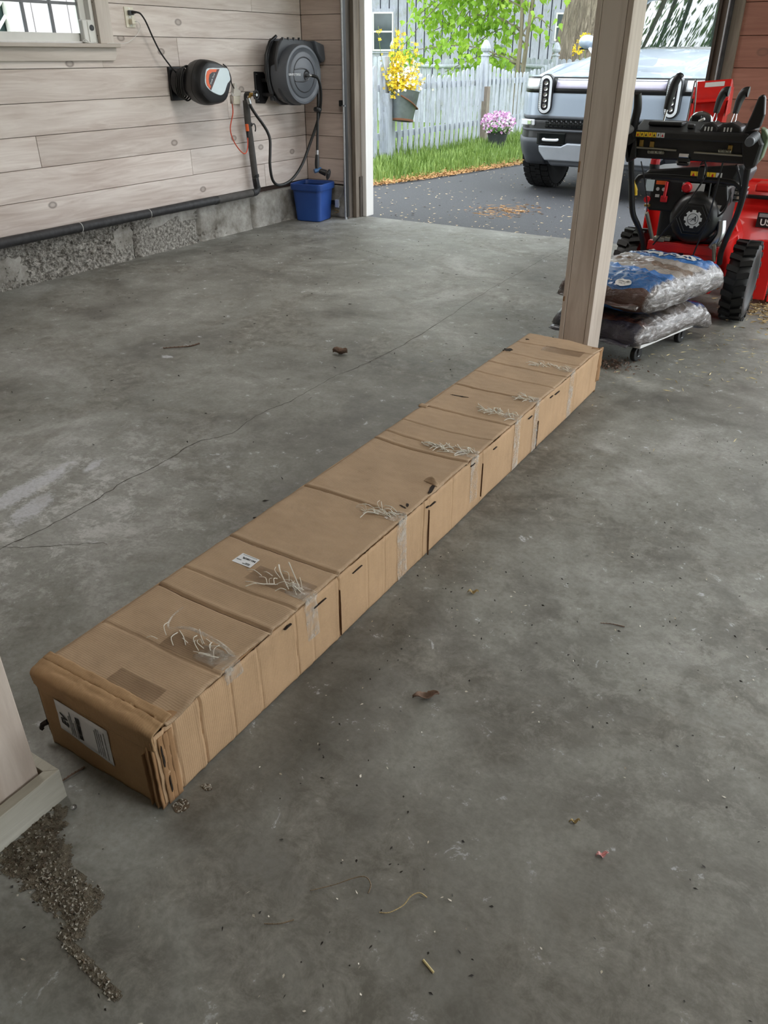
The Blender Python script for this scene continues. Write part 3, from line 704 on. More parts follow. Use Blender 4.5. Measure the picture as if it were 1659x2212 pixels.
# usb plug and thin white wire
us = thing('charger_plug', 'small white charger plug with thin wire in the lower outlet socket', 'plug', (XL+.02, 4.28, 1.45))
MB().box((XL+.009, 4.264, 1.447), (XL+.04, 4.296, 1.476)).build('charger_body', 'ivory', us, bevel=.003)
MB().tube([(XL+.04, 4.285, 1.462), (XL+.055, 4.30, 1.46), (XL+.03, 4.338, 1.440), (XL+.02, 4.33, 1.41), (XL+.02, 4.30, 1.382), (XL+.03, 4.22, 1.347), (XL+.045, 4.15, 1.338), (XL+.02, 4.05, 1.337), (XL, 3.995, 1.337), (XL-.02, 3.985, 1.345)], .0015, 5, smooth=5).build('wire', 'white_paint', us, smooth=60)
# white camera on the sill
cm = thing('security_camera', 'small white square camera with round black lens on the window sill', 'camera', (XL-.02, 3.93, WZ0))
MB().box((XL-.045, 3.893, WZ0), (XL-.005, 3.982, WZ0+.128)).build('casing', 'white_paint', cm, bevel=.008, seg=3)
MB().box((XL-.0045, 3.93, WZ0+.006), (XL-.001, 3.978, WZ0+.122)).build('face_plate', 'white_paint', cm, bevel=.0015)
MB().cyl((XL-.004, 3.957, WZ0+.085), (XL+.003, 3.957, WZ0+.085), .0165, 20).build('lens', 'black_plastic', cm, smooth=40)
MB().cyl((XL+.003, 3.957, WZ0+.085), (XL+.0045, 3.957, WZ0+.085), .006, 12).build('lens_glass', 'dark_grey_plastic', cm)
MB().tube([(XL-.02, 3.982, WZ0+.03), (XL-.01, 3.992, WZ0+.02), (XL-.005, 3.985, WZ0+.004), (XL+.01, 3.94, WZ0+.003), (XL+.02, 3.90, WZ0+.004), (XL+.0, 3.87, WZ0+.012), (XL+.012, 3.885, WZ0+.02), (XL+.02, 3.90, WZ0+.006)], .003, 6, smooth=5).build('cable', 'white_paint', cm, smooth=60)

# extension cord reel
front = resample([(4.651, 1.243), (4.734, 1.236), (4.806, 1.215), (4.867, 1.191), (4.887, 1.149), (4.883, 1.103), (4.857, 1.047), (4.819, .992), (4.75, .971), (4.645, .969), (4.588, 1.0), (4.545, 1.043), (4.538, 1.097), (4.551, 1.154), (4.584, 1.204), (4.616, 1.23)], 3)
CY, CZ = 4.712, 1.105
cr = thing('cord_reel', 'black retractable cord reel with a white and orange badge on the wall', 'reel', (XL, 4.7, .96))
loft('shell', [(-4.285, scaled(front, .80, CY, CZ)), (-4.292, scaled(front, .90, CY, CZ)), (-4.312, scaled(front, .99, CY, CZ)), (-4.345, scaled(front, 1.03, CY, CZ)), (-4.355, scaled(front, 1.03, CY, CZ))], 'black_plastic', cr, smooth=30)
loft('shell', [(-4.358, scaled(front, 1.03, CY, CZ)), (-4.40, scaled(front, 1.0, CY, CZ)), (-4.45, scaled(front, .90, CY, CZ)), (-4.475, scaled(front, .75, CY, CZ))], 'black_plastic', cr, smooth=30)
bd = resample([(4.638, 1.193), (4.745, 1.193), (4.832, 1.190), (4.850, 1.150), (4.854, 1.118), (4.824, 1.098), (4.802, 1.07), (4.78, 1.041), (4.742, 1.025), (4.692, 1.035), (4.638, 1.056), (4.603, 1.083), (4.593, 1.11), (4.599, 1.14), (4.612, 1.174)], 2)
bg = loft('badge', [(-4.281, bd), (-4.292, scaled(bd, 1.02, CY, CZ))], 'pale_blue_plastic', cr, smooth=30, bevel=.002)
orange = [(4.648, 1.187), (4.747, 1.187), (4.642, 1.06), (4.607, 1.09), (4.602, 1.113), (4.606, 1.147), (4.622, 1.175)]
loft('badge_panel', [(-4.2785, orange), (-4.285, orange)], 'orange_plastic', bg, bevel=.001)
inner = [(4.668, 1.169), (4.722, 1.170), (4.646, 1.082), (4.629, 1.102), (4.629, 1.13), (4.641, 1.156)]
loft('badge_panel', [(-4.2775, inner), (-4.283, inner)], 'dark_grey_plastic', bg)
loft('badge_panel', [(-4.2778, [(4.722, 1.187), (4.747, 1.187), (4.642, 1.06), (4.632, 1.07)]), (-4.283, [(4.722, 1.187), (4.747, 1.187), (4.642, 1.06), (4.632, 1.07)])], 'maroon_print', bg)
text('Giraffe Tools', .0155, 'white_print', bg, (-4.2768, 4.664, 1.128), (0, .62, .78), (0, -.78, .62), shear=.2)
MB().cyl((-4.57, 4.62, 1.105), (-4.47, 4.64, 1.105), .085, 28).build('drum', 'black_plastic', cr, smooth=40)
MB().box((XL, 4.56, .99), (XL+.02, 4.68, 1.20)).box((XL+.02, 4.60, 1.02), (XL+.08, 4.62, 1.19)).build('wall_bracket', 'black_plastic', cr, bevel=.004)
lp = MB()
for k in range(4):
    r = .085+.006*k
    lp.tube([(-4.52+.02*k+.012*sin(a), 4.60+.62*r*cos(a), 1.10+1.05*r*sin(a)) for a in [2*pi*i/28 for i in range(29)]], .0055, 7, cap=False)
lp.build('coiled_lead', 'rubber', cr, smooth=60)
MB().tube([(-4.36, 4.88, 1.215), (-4.36, 4.917, 1.192), (-4.36, 4.946, 1.142), (-4.37, 4.963, 1.095), (-4.40, 5.02, 1.06)], .0045, 7, smooth=4).build('cable', 'rubber', cr, smooth=60)
t = NT('clear_plastic'); t.set(col=c(214, 206, 196), rough=.2, trans=.55, alpha=.85)
M = frame((-4.42, 5.045, 1.045), (0, 1, 0), (0, 0, 1))
MB().prism([(-.012, .045), (.012, .045), (.018, .012), (.058, -.006), (.052, -.038), (-.016, -.038), (-.03, -.02), (-.02, .01)], -.016, .016, M).build('triple_tap', 'clear_plastic', cr, bevel=.004)
oc = thing('orange_cord', 'thin orange extension cord looping down beside the insulated pipe', 'cord', (-4.5, 5.1, .6))
MB().cyl((-4.44, 5.03, 1.01), (-4.46, 5.05, .96), .012, 10).build('plug', 'clear_plastic', oc, smooth=40)
MB().tube([(-4.455, 5.045, .975), (-4.48, 5.075, .893), (-4.49, 5.042, .788), (-4.495, 5.067, .708), (-4.5, 5.134, .632), (-4.5, 5.196, .596), (-4.5, 5.235, .632), (-4.495, 5.243, .72), (-4.49, 5.243, .745)], .0042, 7, smooth=6).build('cable', 'orange_cord', oc, smooth=60)
MB().cyl((-4.49, 5.243, .71), (-4.49, 5.243, .75), .011, 10).cyl((-4.49, 5.243, .75), (-4.49, 5.240, .755), .013, 10).build('strain_relief', 'black_plastic', oc, smooth=40)
MB().cyl((-4.49, 5.241, .755), (-4.49, 5.236, .805), .013, 12).build('socket_end', 'orange_plastic', oc, smooth=40, bevel=.002)

# hose reel
hr = thing('hose_reel', 'dark grey wall-mounted garden hose reel in the corner', 'reel', (XL, 5.75, .92))
RY, RZ = 5.755, 1.135
RM = frame((-4.30, RY, RZ), (0, 1, 0), (0, 0, 1))   # local z -> +x
S = 1.12
RMs = RM @ Matrix.Diagonal((S, 1.0, 1, 1))
MB().lathe([(0, .004), (.155, .004), (.162, .000), (.166, -.006), (.178, -.002), (.19, .004), (.205, .002), (.212, -.012), (.214, -.10), (.208, -.15)], RMs, 56).build('drum_cover', 'mid_grey_plastic', hr, smooth=30)
# raised pattern on the cover
ring = MB(); ring.lathe([(.118, .0042), (.122, .0085), (.128, .0042)], RMs, 56, cap=False)
ring.build('cover_ring', 'dark_grey_plastic', hr, smooth=40)
m = MB()
def slot(cz, sgn):
    P = []
    for i in range(15):
        a = radians(200 - 100*i/14) if sgn > 0 else radians(160+100*i/14)
        P.append((.10*S*cos(a), cz*0 + .10*sin(a)))
    P = [(-.105*S, .045*sgn), (-.02*S, .045*sgn), (.02*S, .035*sgn)]
    return P
for sg in (1, -1):
    pts = [(-.112*S, .040*sg), (-.03*S, .046*sg), (.02*S, .040*sg), (.045*S, .024*sg)]
    m.tube([RM @ Vector((a, b, .005)) for a, b in pts], .005, 6, smooth=4)
m.build('cover_rib', 'black_plastic', hr, smooth=50)
MB().lathe([(.0, .001), (.022, .001), (.028, .006), (.036, .007), (.038, .004)], RMs @ Matrix.Translation((.03, -.005, .001)), 24).build('hub', 'black_plastic', hr, smooth=40)
MB().cyl((-4.30, RY+.03, RZ-.004), (-4.265, RY+.036, RZ-.004), .014, 12).cyl((-4.268, RY+.034, RZ-.004), (-4.25, RY+.05, RZ-.006), .010, 10).build('hose_fitting', 'steel', hr, smooth=40)
text('GIRAFFE TOOLS', .022, 'white_print', hr, (-4.2945, 5.628, 1.139), (0, 1, -.02), (0, .02, 1), bold=.0003)
# side shells behind the disc
shell = [(5.60, 1.385), (5.83, 1.380), (5.975, 1.366), (6.10, 1.330), (6.125, 1.29), (6.122, 1.225), (6.08, 1.20), (6.02, 1.12), (5.985, 1.0), (5.90, .94), (5.80, .915), (5.68, .92), (5.60, .955), (5.545, 1.02), (5.52, 1.11), (5.515, 1.24), (5.55, 1.33)]
loft('housing', [(-4.375, scaled(shell, .97, RY, RZ)), (-4.38, shell), (-4.40, shell), (-4.405, scaled(shell, .95, RY, RZ))], 'dark_grey_plastic', hr, smooth=30, bevel=.003)
loft('housing', [(-4.405, scaled(shell, .93, RY, RZ)), (-4.47, scaled(shell, .93, RY, RZ))], 'black_plastic', hr, smooth=30)
loft('housing', [(-4.47, scaled(shell, .97, RY, RZ)), (-4.475, shell), (-4.50, shell), (-4.505, scaled(shell, .93, RY, RZ))], 'dark_grey_plastic', hr, smooth=30, bevel=.003)
# carry frame across the top left and ribs
MB().tube([(-4.47, 5.645, 1.40), (-4.47, 5.56, 1.36), (-4.47, 5.505, 1.27), (-4.47, 5.49, 1.17), (-4.47, 5.50, 1.10)], .012, 8).build('carry_frame', 'black_plastic', hr, smooth=50)
for k in range(4): MB().box((-4.385, 5.60+.07*k, 1.372), (-4.37, 5.612+.07*k, 1.392)).build('rib', 'black_plastic', hr)
MB().prism([(5.985, 1.375), (6.115, 1.345), (6.13, 1.24), (6.09, 1.215), (6.02, 1.29)], -4.47, -4.345, WM).build('outlet_snout', 'mid_grey_plastic', hr, bevel=.012)
MB().prism([(5.492, 1.160), (5.60, 1.155), (5.66, 1.10), (5.66, .99), (5.60, .93), (5.489, .937)], XL, XL+.018, WM).build('wall_plate', 'black_plastic', hr, bevel=.006)
for (y, z) in ((5.51, 1.14), (5.51, .955)): MB().cyl((XL+.018, y, z), (XL+.023, y, z), .006, 8).build('screw', 'steel', hr)
for za in (1.085, .985): MB().box((XL+.018, 5.56, za), (-4.47, 5.62, za+.025)).build('bracket_arm', 'black_plastic', hr, bevel=.005)
MB().cyl((-4.50, 5.59, .955), (-4.50, 5.59, 1.215), .012, 12).build('pivot_pin', 'black_plastic', hr, smooth=40)
for za, zb in ((1.11, 1.165), (.955, .985)):
    n = 60; MB().tube([(-4.50+.018*cos(2*pi*6*i/n), 5.59+.018*sin(2*pi*6*i/n), za+(zb-za)*i/n) for i in range(n+1)], .003, 5).build('spring', 'dark_grey_plastic', hr, smooth=60)
MB().box((-4.49, 5.545, 1.165), (-4.44, 5.67, 1.245)).build('pivot_lug', 'dark_grey_plastic', hr, bevel=.006)
# hose runs
ho = thing('garden_hose', 'black garden hose looping from the hose reel to the tap', 'hose', (-4.4, 5.6, .34))
MB().tube([(-4.255, 5.80, 1.129), (-4.22, 5.83, 1.115), (-4.215, 5.855, 1.06), (-4.24, 5.895, .98), (-4.28, 5.93, .88), (-4.33, 5.945, .77), (-4.36, 5.872, .614), (-4.37, 5.764, .467), (-4.37, 5.616, .37), (-4.37, 5.455, .343), (-4.37, 5.366, .388), (-4.37, 5.341, .499), (-4.38, 5.366, .596), (-4.40, 5.40, .68), (-4.42, 5.40, .74), (-4.44, 5.37, .80), (-4.46, 5.32, .867), (-4.475, 5.285, .925), (-4.48, 5.27, .975)], .0115, 10, smooth=7).build('hose_tube', 'rubber', ho, smooth=60)
MB().cyl((-4.478, 5.277, .945), (-4.482, 5.268, .985), .015, 12).build('coupling', 'steel', ho, smooth=40)
sp = thing('spray_nozzle', 'black and blue hose spray nozzle hanging over the blue bucket', 'nozzle', (-4.30, 5.9, .38))
MB().tube([(-4.37, 6.03, 1.22), (-4.33, 5.97, 1.10), (-4.30, 5.94, .99), (-4.30, 5.925, .85), (-4.30, 5.91, .70), (-4.30, 5.895, .56)], .0105, 9, smooth=6).build('hose_tube', 'rubber', sp, smooth=60)
MB().lathe([(.012, 0), (.03, .004), (.036, .02), (.03, .036), (.012, .04)], Matrix.Translation((-4.30, 5.925, .862)), 16).build('hose_stopper', 'black_plastic', sp, smooth=50)
MB().cyl((-4.30, 5.897, .575), (-4.30, 5.893, .535), .013, 12).build('coupling', 'steel', sp, smooth=40)
MB().tube([(-4.30, 5.893, .54), (-4.298, 5.887, .50), (-4.295, 5.878, .455), (-4.29, 5.870, .43)], lambda q: .014+.006*sin(pi*q), 10, smooth=4).build('grip', 'black_plastic', sp, smooth=50)
pm('blue_plastic_dark', c(58, 92, 130), .4)
MB().cyl((-4.30, 5.845, .415), (-4.27, 5.90, .428), .018, 14).build('valve_body', 'blue_plastic_dark', sp, smooth=40)
MB().cyl((-4.275, 5.885, .418), (-4.225, 5.91, .398), .02, 12, .026).build('barrel', 'black_plastic', sp, smooth=40)
hd = MB(); HM = frame((-4.205, 5.915, .388), (.35, -.8, .2), (.2, .25, .95))
hd.lathe([(.0, -.012), (.03, -.012), (.036, -.008), (.036, .008), (.03, .012), (.026, .004), (.0, .004)], HM, 20); hd.build('dial_head', 'black_plastic', sp, smooth=35)
kn = MB()
for k in range(12):
    a = 2*pi*k/12; kn.cbox(HM @ Vector((.037*cos(a), .037*sin(a), 0)), (.008, .008, .016))
kn.build('dial_knurl', 'black_plastic', sp, bevel=.002)

# pipe: insulated riser and the run along the foundation
wp = thing('water_pipe', 'foam-wrapped water pipe rising up the wall to a garden tap', 'pipe', (-4.54, 5.3, .3))
MB().tube([(-4.545, 5.315, .965), (-4.545, 5.318, .80), (-4.545, 5.338, .60), (-4.545, 5.352, .43), (-4.545, 5.358, .38)], .026, 12, smooth=4).build('foam_sleeve', 'foam_grey', wp, smooth=60)
MB().tube([(-4.545, 5.356, .395), (-4.545, 5.364, .34), (-4.545, 5.372, .315), (-4.545, 5.345, .290), (-4.545, 5.30, .288)], .0275, 12, smooth=4).build('elbow_wrap', 'old_black_pipe', wp, smooth=60)
MB().lathe([(.028, -.012), (.030, -.010), (.030, .010), (.028, .012)], Matrix.Translation((-4.545, 5.358, .415)), 14).build('tape_band', 'black_plastic', wp, smooth=40)
MB().lathe([(.027, -.012), (.0285, -.010), (.0285, .010), (.027, .012)], Matrix.Translation((-4.545, 5.328, .795)), 14).build('tape_band', 'black_plastic', wp, smooth=40)
MB().tube([(-4.52, 5.322, .79), (-4.505, 5.345, .80), (-4.50, 5.352, .77), (-4.503, 5.348, .745)], .005, 6, smooth=3).build('tape_band', 'black_plastic', wp, smooth=60)
MB().tube([(-4.52, 5.33, .40), (-4.51, 5.325, .38), (-4.51, 5.328, .34)], .006, 6, smooth=3).build('tape_band', 'black_plastic', wp, smooth=60)
MB().tube([(-4.545, 5.315, .95), (-4.545, 5.315, 1.0), (-4.53, 5.315, 1.012), (-4.50, 5.313, 1.010)], .015, 10, smooth=4).build('tap_pipe', 'old_black_pipe', wp, smooth=60)
MB().cyl((-4.52, 5.313, 1.010), (-4.455, 5.318, 1.006), .013, 10).cyl((-4.487, 5.305, 1.005), (-4.483, 5.27, .97), .011, 10).build('tap_body', 'brass', wp, smooth=40)
wh = MB(); WMx = frame((-4.448, 5.325, 1.005), (0, 1, 0), (0, 0, 1))
wh.tube([WMx @ Vector((.029*cos(a), .029*sin(a), 0)) for a in [2*pi*i/24 for i in range(25)]], .0055, 7, cap=False)
for k in range(8):
    a = 2*pi*k/8; wh.ell(WMx @ Vector((.031*cos(a), .031*sin(a), 0)), (.007, .007, .007), 5, 6)
for k in range(3):
    a = pi*k/3; wh.tube([WMx @ Vector((.028*cos(a), .028*sin(a), 0)), WMx @ Vector((-.028*cos(a), -.028*sin(a), 0))], .004, 6)
wh.build('tap_wheel', 'old_black_pipe', wp, smooth=60)
MB().cyl((-4.452, 5.325, 1.005), (-4.440, 5.325, 1.005), .010, 10).build('tap_cap', 'steel', wp, smooth=40)
MB().box((XL, 5.215, .94), (XL+.02, 5.29, 1.035)).build('mounting_block', 'ivory', wp, bevel=.003)
fp = thing('insulated_pipe', 'long dark foam-insulated pipe running along the top of the foundation', 'pipe', (-4.55, 4, .28))
MB().tube([(-4.55, 5.335, .287), (-4.55, 4.872, .287)], .028, 14).build('foam_sleeve', 'foam_grey', fp, smooth=60)
MB().tube([(-4.549, y, .287-.002*sin(y)) for y in [4.855-.25*i for i in range(33)]], lambda q: .0305+.001*sin(q*60), 14).build('foam_sleeve', 'old_black_pipe', fp, smooth=60)
MB().tube([(-4.55, 4.88, .287), (-4.55, 4.85, .287)], .0315, 14).build('foam_joint', 'rubber', fp, smooth=60)
for y in (4.16, 3.55): MB().tube([(-4.55+.031*cos(a), y, .287+.031*sin(a)) for a in [pi*2*i/20 for i in range(21)]], .0022, 5, cap=False).build('cable_tie', 'white_paint', fp, smooth=60)

# blue bucket
def rsq(h, r, n=6, rot=0.0, cut=None):
    o = []
    for q, (sx, sy) in enumerate(((1, 1), (-1, 1), (-1, -1), (1, -1))):
        for i in range(n+1):
            a = pi/2*q + pi/2*i/n; o.append((sx*(h-r)+r*cos(a), sy*(h-r)+r*sin(a)))
    return [(x*cos(rot)-y*sin(rot), x*sin(rot)+y*cos(rot)) for x, y in o]
def bluemat():
    t = NT('blue_plastic'); v = t.coord(); s = t.ramp(t.noise(v, 34, 6, .8), [(.66, (0, 0, 0)), (.72, (1, 1, 1))])
    col = t.mix(t.math('MULTIPLY', s, .4), t.ramp(t.noise(v, 3, 3), [(.3, c(30, 62, 128)), (.7, c(44, 84, 158))]), c(150, 166, 196)); t.set(col=col, rough=.38); return t.m
bluemat()
BC = Vector((-4.40, 5.945, 0)); brot = radians(8)
bk = thing('blue_bucket', 'square blue plastic bucket on the floor in the corner', 'bucket', tuple(BC))
def brings(lv, cap=True):
    m = MB(); base = 0; rings = []
    for h, r, z in lv: rings.append([(BC.x+x, BC.y+y, z) for x, y in rsq(h, r, 6, brot)])
    n = len(rings[0]); vs = [p for r in rings for p in r]
    fs = [(j*n+i, j*n+(i+1) % n, (j+1)*n+(i+1) % n, (j+1)*n+i) for j in range(len(rings)-1) for i in range(n)]
    if cap: fs += [tuple(reversed(range(n))), tuple((len(rings)-1)*n+i for i in range(n))]
    m.add(vs, fs); return m
brings([(.108, .03, 0.0), (.118, .034, .008), (.139, .040, .275), (.135, .038, .275), (.112, .03, .02), (.02, .01, .012)]).build('bucket_body', 'blue_plastic', bk, smooth=35)
brings([(.140, .040, .262), (.151, .045, .258), (.154, .045, .265), (.154, .045, .306), (.150, .043, .311), (.142, .041, .308), (.138, .040, .28)], False).build('bucket_rim', 'blue_plastic', bk, smooth=35)
for s in (1, -1):
    a = BC + Vector((-.148*s*sin(brot), .148*s*cos(brot), .283)); MB().ell(a+Vector((0, 0, .004)), (.016, .008, .008), 6, 8).build('handle_lug', 'blue_plastic', bk, smooth=60)

# door track, sensor and wires at the jamb
dt = thing('door_track', 'galvanised vertical door track beside the left jamb', 'track', (-4.165, 6.12, 0))
MB().tube([(-4.158, 6.10, .0), (-4.150, 6.10, 2.2)], .011, 10).build('track_rail', pm('galvanised', c(196, 200, 204), .42, .45, var=.1, scale=40), dt, smooth=50)
MB().box((-4.150, 6.095, .02), (-4.141, 6.13, 2.2)).build('track_channel', 'rubber', dt)
MB().box((-4.20, 6.09, .90), (-4.155, 6.125, .945)).build('track_bracket', 'rubber', dt, bevel=.004)
MB().tube([(-4.165, 6.09, .905), (-4.135, 6.09, .905)], .006, 8).build('bolt', 'steel', dt)
dt2 = thing('door_track', 'galvanised vertical door track beside the reddish board wall', 'track', (-1.21, 6.12, 0))
MB().tube([(-1.214, 6.11, .0), (-1.214, 6.11, 2.2)], .009, 10).build('track_rail', 'galvanised', dt2, smooth=50)
MB().box((-1.206, 6.09, .02), (-1.19, 6.125, 2.2)).build('track_channel', 'old_black_pipe', dt2)
pm('galvanised', c(196, 200, 204), .42, .45, var=.1, scale=40)
ds = thing('door_sensor', 'small black door sensor on a metal bracket low in the corner', 'sensor', (-4.25, 6.12, .1))
MB().box((-4.312, 6.085, .115), (-4.255, 6.12, .15)).build('sensor_body', 'black_plastic', ds, bevel=.004)
MB().cyl((-4.255, 6.093, .133), (-4.245, 6.093, .133), .012, 10).build('sensor_lens', 'dark_grey_plastic', ds)
MB().box((-4.25, 6.06, .10), (-4.245, 6.14, .165)).box((-4.25, 6.06, .10), (-4.205, 6.064, .165)).build('bracket', 'galvanised', ds, bevel=.001)
MB().tube([(-4.25, 6.1, .15), (-4.235, 6.1, .17), (-4.21, 6.11, .20), (-4.195, 6.12, .25), (-4.19, 6.125, .32), (-4.19, 6.125, .45)], .002, 5, smooth=4).build('wire', 'steel', ds, smooth=60)
MB().tube([(-4.285, 6.09, .115), (-4.27, 6.07, .08), (-4.24, 6.08, .065), (-4.22, 6.075, .072)], .0025, 5, smooth=4).tube([(-4.25, 6.07, .085), (-4.22, 6.08, .06), (-4.26, 6.06, .05)], .002, 5, smooth=3).build('wire', 'brass', ds, smooth=60)
# ---------------------------------------------------------------- snow blower
pm('red_paint', c(204, 30, 26), 0.33, var=0.08, coat=0.3); pm('black_paint', c(14, 14, 15), 0.35, var=0.15); pm('black_satin', c(20, 20, 21), 0.5, var=0.2)
pm('chrome', c(205, 207, 210), 0.15, 1.0, var=0.05); pm('yellow_label', c(232, 190, 40), 0.5, var=0.03); pm('red_cap', c(190, 24, 34), 0.4); pm('grey_rim', c(196, 200, 204), 0.4, 0.6)
pm('light_print', c(206, 206, 204), 0.5, var=0.05); pm('blue_print', c(40, 90, 170), 0.5); pm('olive_cap', c(96, 110, 84), 0.5); pm('zinc', c(150, 145, 130), 0.45, 0.8)
sb = thing('snow_blower', 'red and black walk-behind snow blower parked beside the post', 'snow blower', (-.9, 4.75, 0))
def lug_mesh():
    m = MB()
    m.prism([(.003, -.018), (.060, -.004), (.060, .022), (.048, .024), (.0, .008)], .192, .2105)
    me = bpy.data.meshes.new('tread_lug'); 
    vs = [Vector((v.x, v.y, v.z)) for v in m.v]; me.from_pydata([tuple(v) for v in vs], [], m.f); me.update(); me.materials.append(MATS['rubber'])
    m2 = bpy.data.meshes.new('tread_lug'); m2.from_pydata([(-v.x, v.y, v.z) for v in vs], [], [tuple(reversed(f)) for f in m.f]); m2.update(); m2.materials.append(MATS['rubber'])
    return me, m2
LM = lug_mesh()
def wheel(x, y):
    W = Matrix.Translation((x, y, .2105)) @ Matrix.Rotation(pi/2, 4, 'Y')
    ty = MB().lathe([(.125, -.045), (.14, -.056), (.17, -.060), (.188, -.056), (.196, -.040), (.199, 0), (.196, .040), (.188, .056), (.17, .060), (.14, .056), (.125, .045)], W, 40).build('tyre', 'rubber', sb, smooth=40)
    MB().lathe([(.128, -.04), (.128, .03), (.118, .034), (.105, .02), (.05, .012), (.03, .03), (.0, .03)], W, 28).build('rim', 'grey_rim', sb, smooth=40)
    MB().lathe([(.128, .04), (.128, -.03), (.118, -.034), (.105, -.02), (.05, -.012), (.0, -.012)], W, 28).build('rim', 'grey_rim', sb, smooth=40)
    for k in range(20):
        for s in (0, 1):
            o = bpy.data.objects.new('tread_lug', LM[s]); COL.objects.link(o); o.parent = ty
            o.location = Vector((x, y, .2105)) - ORG[sb.name]; o.rotation_euler = (2*pi*(k+.5*s)/20, 0, 0)
wheel(-.605, 4.69); wheel(-1.215, 4.72)
MB().cyl((-1.17, 4.70, .205), (-.65, 4.70, .205), .013, 10).build('axle', 'steel', sb, smooth=40)
# tractor frame
MB().box((-1.07, 4.50, .16), (-.72, 5.02, .395)).build('gear_housing', 'red_paint', sb, bevel=.01)
MB().box((-1.085, 4.485, .392), (-.705, 5.0, .408)).build('engine_plate', 'red_paint', sb, bevel=.004)
MB().box((-1.085, 4.482, .36), (-.705, 4.50, .40)).build('plate_lip', 'red_paint', sb, bevel=.003)
for x in (-1.03, -.90, -.75): MB().cyl((x, 4.499, .33), (x, 4.490, .33), .009, 8).build('bolt', 'zinc', sb)
MB().cyl((-.905, 4.4995, .345), (-.905, 4.494, .345), .017, 6).build('access_hole', 'black_paint', sb)
MB().box((-1.075, 4.487, .27), (-1.01, 4.497, .36)).build('linkage_plate', 'black_paint', sb, bevel=.004)
# auger housing
bkt = MB(); BXa, BXb = -1.275, -.485
prof = [(5.12, .10), (5.10, .30), (5.14, .46), (5.24, .56), (5.38, .60), (5.62, .60)]
bkt.grid(lambda u, v: (BXa+(BXb-BXa)*u, prof[round(v*5)][0], prof[round(v*5)][1]), 2, 5); bkt.build('auger_housing', 'red_paint', sb, smooth=25, solid=.006)
MB().box((BXa, 5.60, .585), (BXb, 5.64, .615)).build('housing_lip', 'red_paint', sb, bevel=.006)
for x in (BXa, BXb-.01):
    MB().prism([(5.08, .02), (5.08, .42), (5.14, .55), (5.28, .625), (5.66, .625), (5.70, .30), (5.66, .02)], x, x+.010, WM).build('side_plate', 'red_paint', sb, bevel=.003)
for x in (BXa-.02, BXb+.004):
    MB().prism([(5.10, .0), (5.12, .16), (5.34, .16), (5.40, .0)], x, x+.016, WM).build('skid_shoe', 'red_paint', sb, bevel=.004)
MB().box((BXb-.10, 5.06, .03), (BXb-.02, 5.10, .36)).build('rear_flange', 'red_paint', sb, bevel=.004)
MB().prism([(-.70, .60), (-.48, .60), (-.48, .645), (-.70, .645)], 5.15, 5.30, Matrix(((1,0,0,0),(0,0,1,0),(0,1,0,0),(0,0,0,1)))).build('brush_clip', 'red_paint', sb, bevel=.01)
MB().box((-.73, 5.13, .565), (-.50, 5.16, .585)).build('clean_out_tool', 'black_paint', sb, bevel=.005)
ul = MB().prism([(-.648, .42), (-.50, .42), (-.50, .50), (-.648, .50)], 5.112, 5.118, Matrix(((1,0,0,0),(0,0,1,0),(0,1,0,0),(0,0,0,1)))).build('flag_label', 'black_satin', sb)
text('USA', .048, 'light_print', ul, (-.585, 5.110, .447), (1, 0, 0), (0, 0, 1), bold=.0012)
MB().box((-.64, 5.109, .476), (-.51, 5.113, .495)).build('flag_stripe', 'ink_grey', ul)
# blower scroll behind the left wheel
MB().cyl((-.90, 5.0, .33), (-.90, 5.14, .33), .20, 32).build('impeller_housing', 'red_paint', sb, smooth=40, bevel=.006)
MB().prism([(-1.115, .405), (-1.02, .405), (-1.035, .52), (-1.115, .50)], 4.88, 4.90, Matrix(((1,0,0,0),(0,0,1,0),(0,1,0,0),(0,0,0,1)))).build('belt_cover', 'red_paint', sb, bevel=.004)
MB().box((-1.105, 4.876, .47), (-1.06, 4.879, .53)).build('warning_label', 'light_print', sb)
# chute
CM = Matrix(((1,0,0,0),(0,0,1,0),(0,1,0,0),(0,0,0,1)))
MB().tube([(-1.02, 5.12, .55), (-1.02, 5.12, .80)], .075, 16).build('chute_base', 'red_paint', sb, smooth=40)
m = MB()  # U-shaped chute opening away from the operator, leaning back
def chute_pt(u, v):
    a = -1.0+2.0*u; z = .76+.36*v
    w = .095
    x = -1.035 + w*max(-1, min(1, a*1.6)) + .02*v
    y = 5.05 + .13*max(0, abs(a)-.62)/.38 + .0*v - .02*v
    return (x, y, z)
m.grid(chute_pt, 16, 6); m.build('chute', 'red_paint', sb, smooth=25, solid=.004)
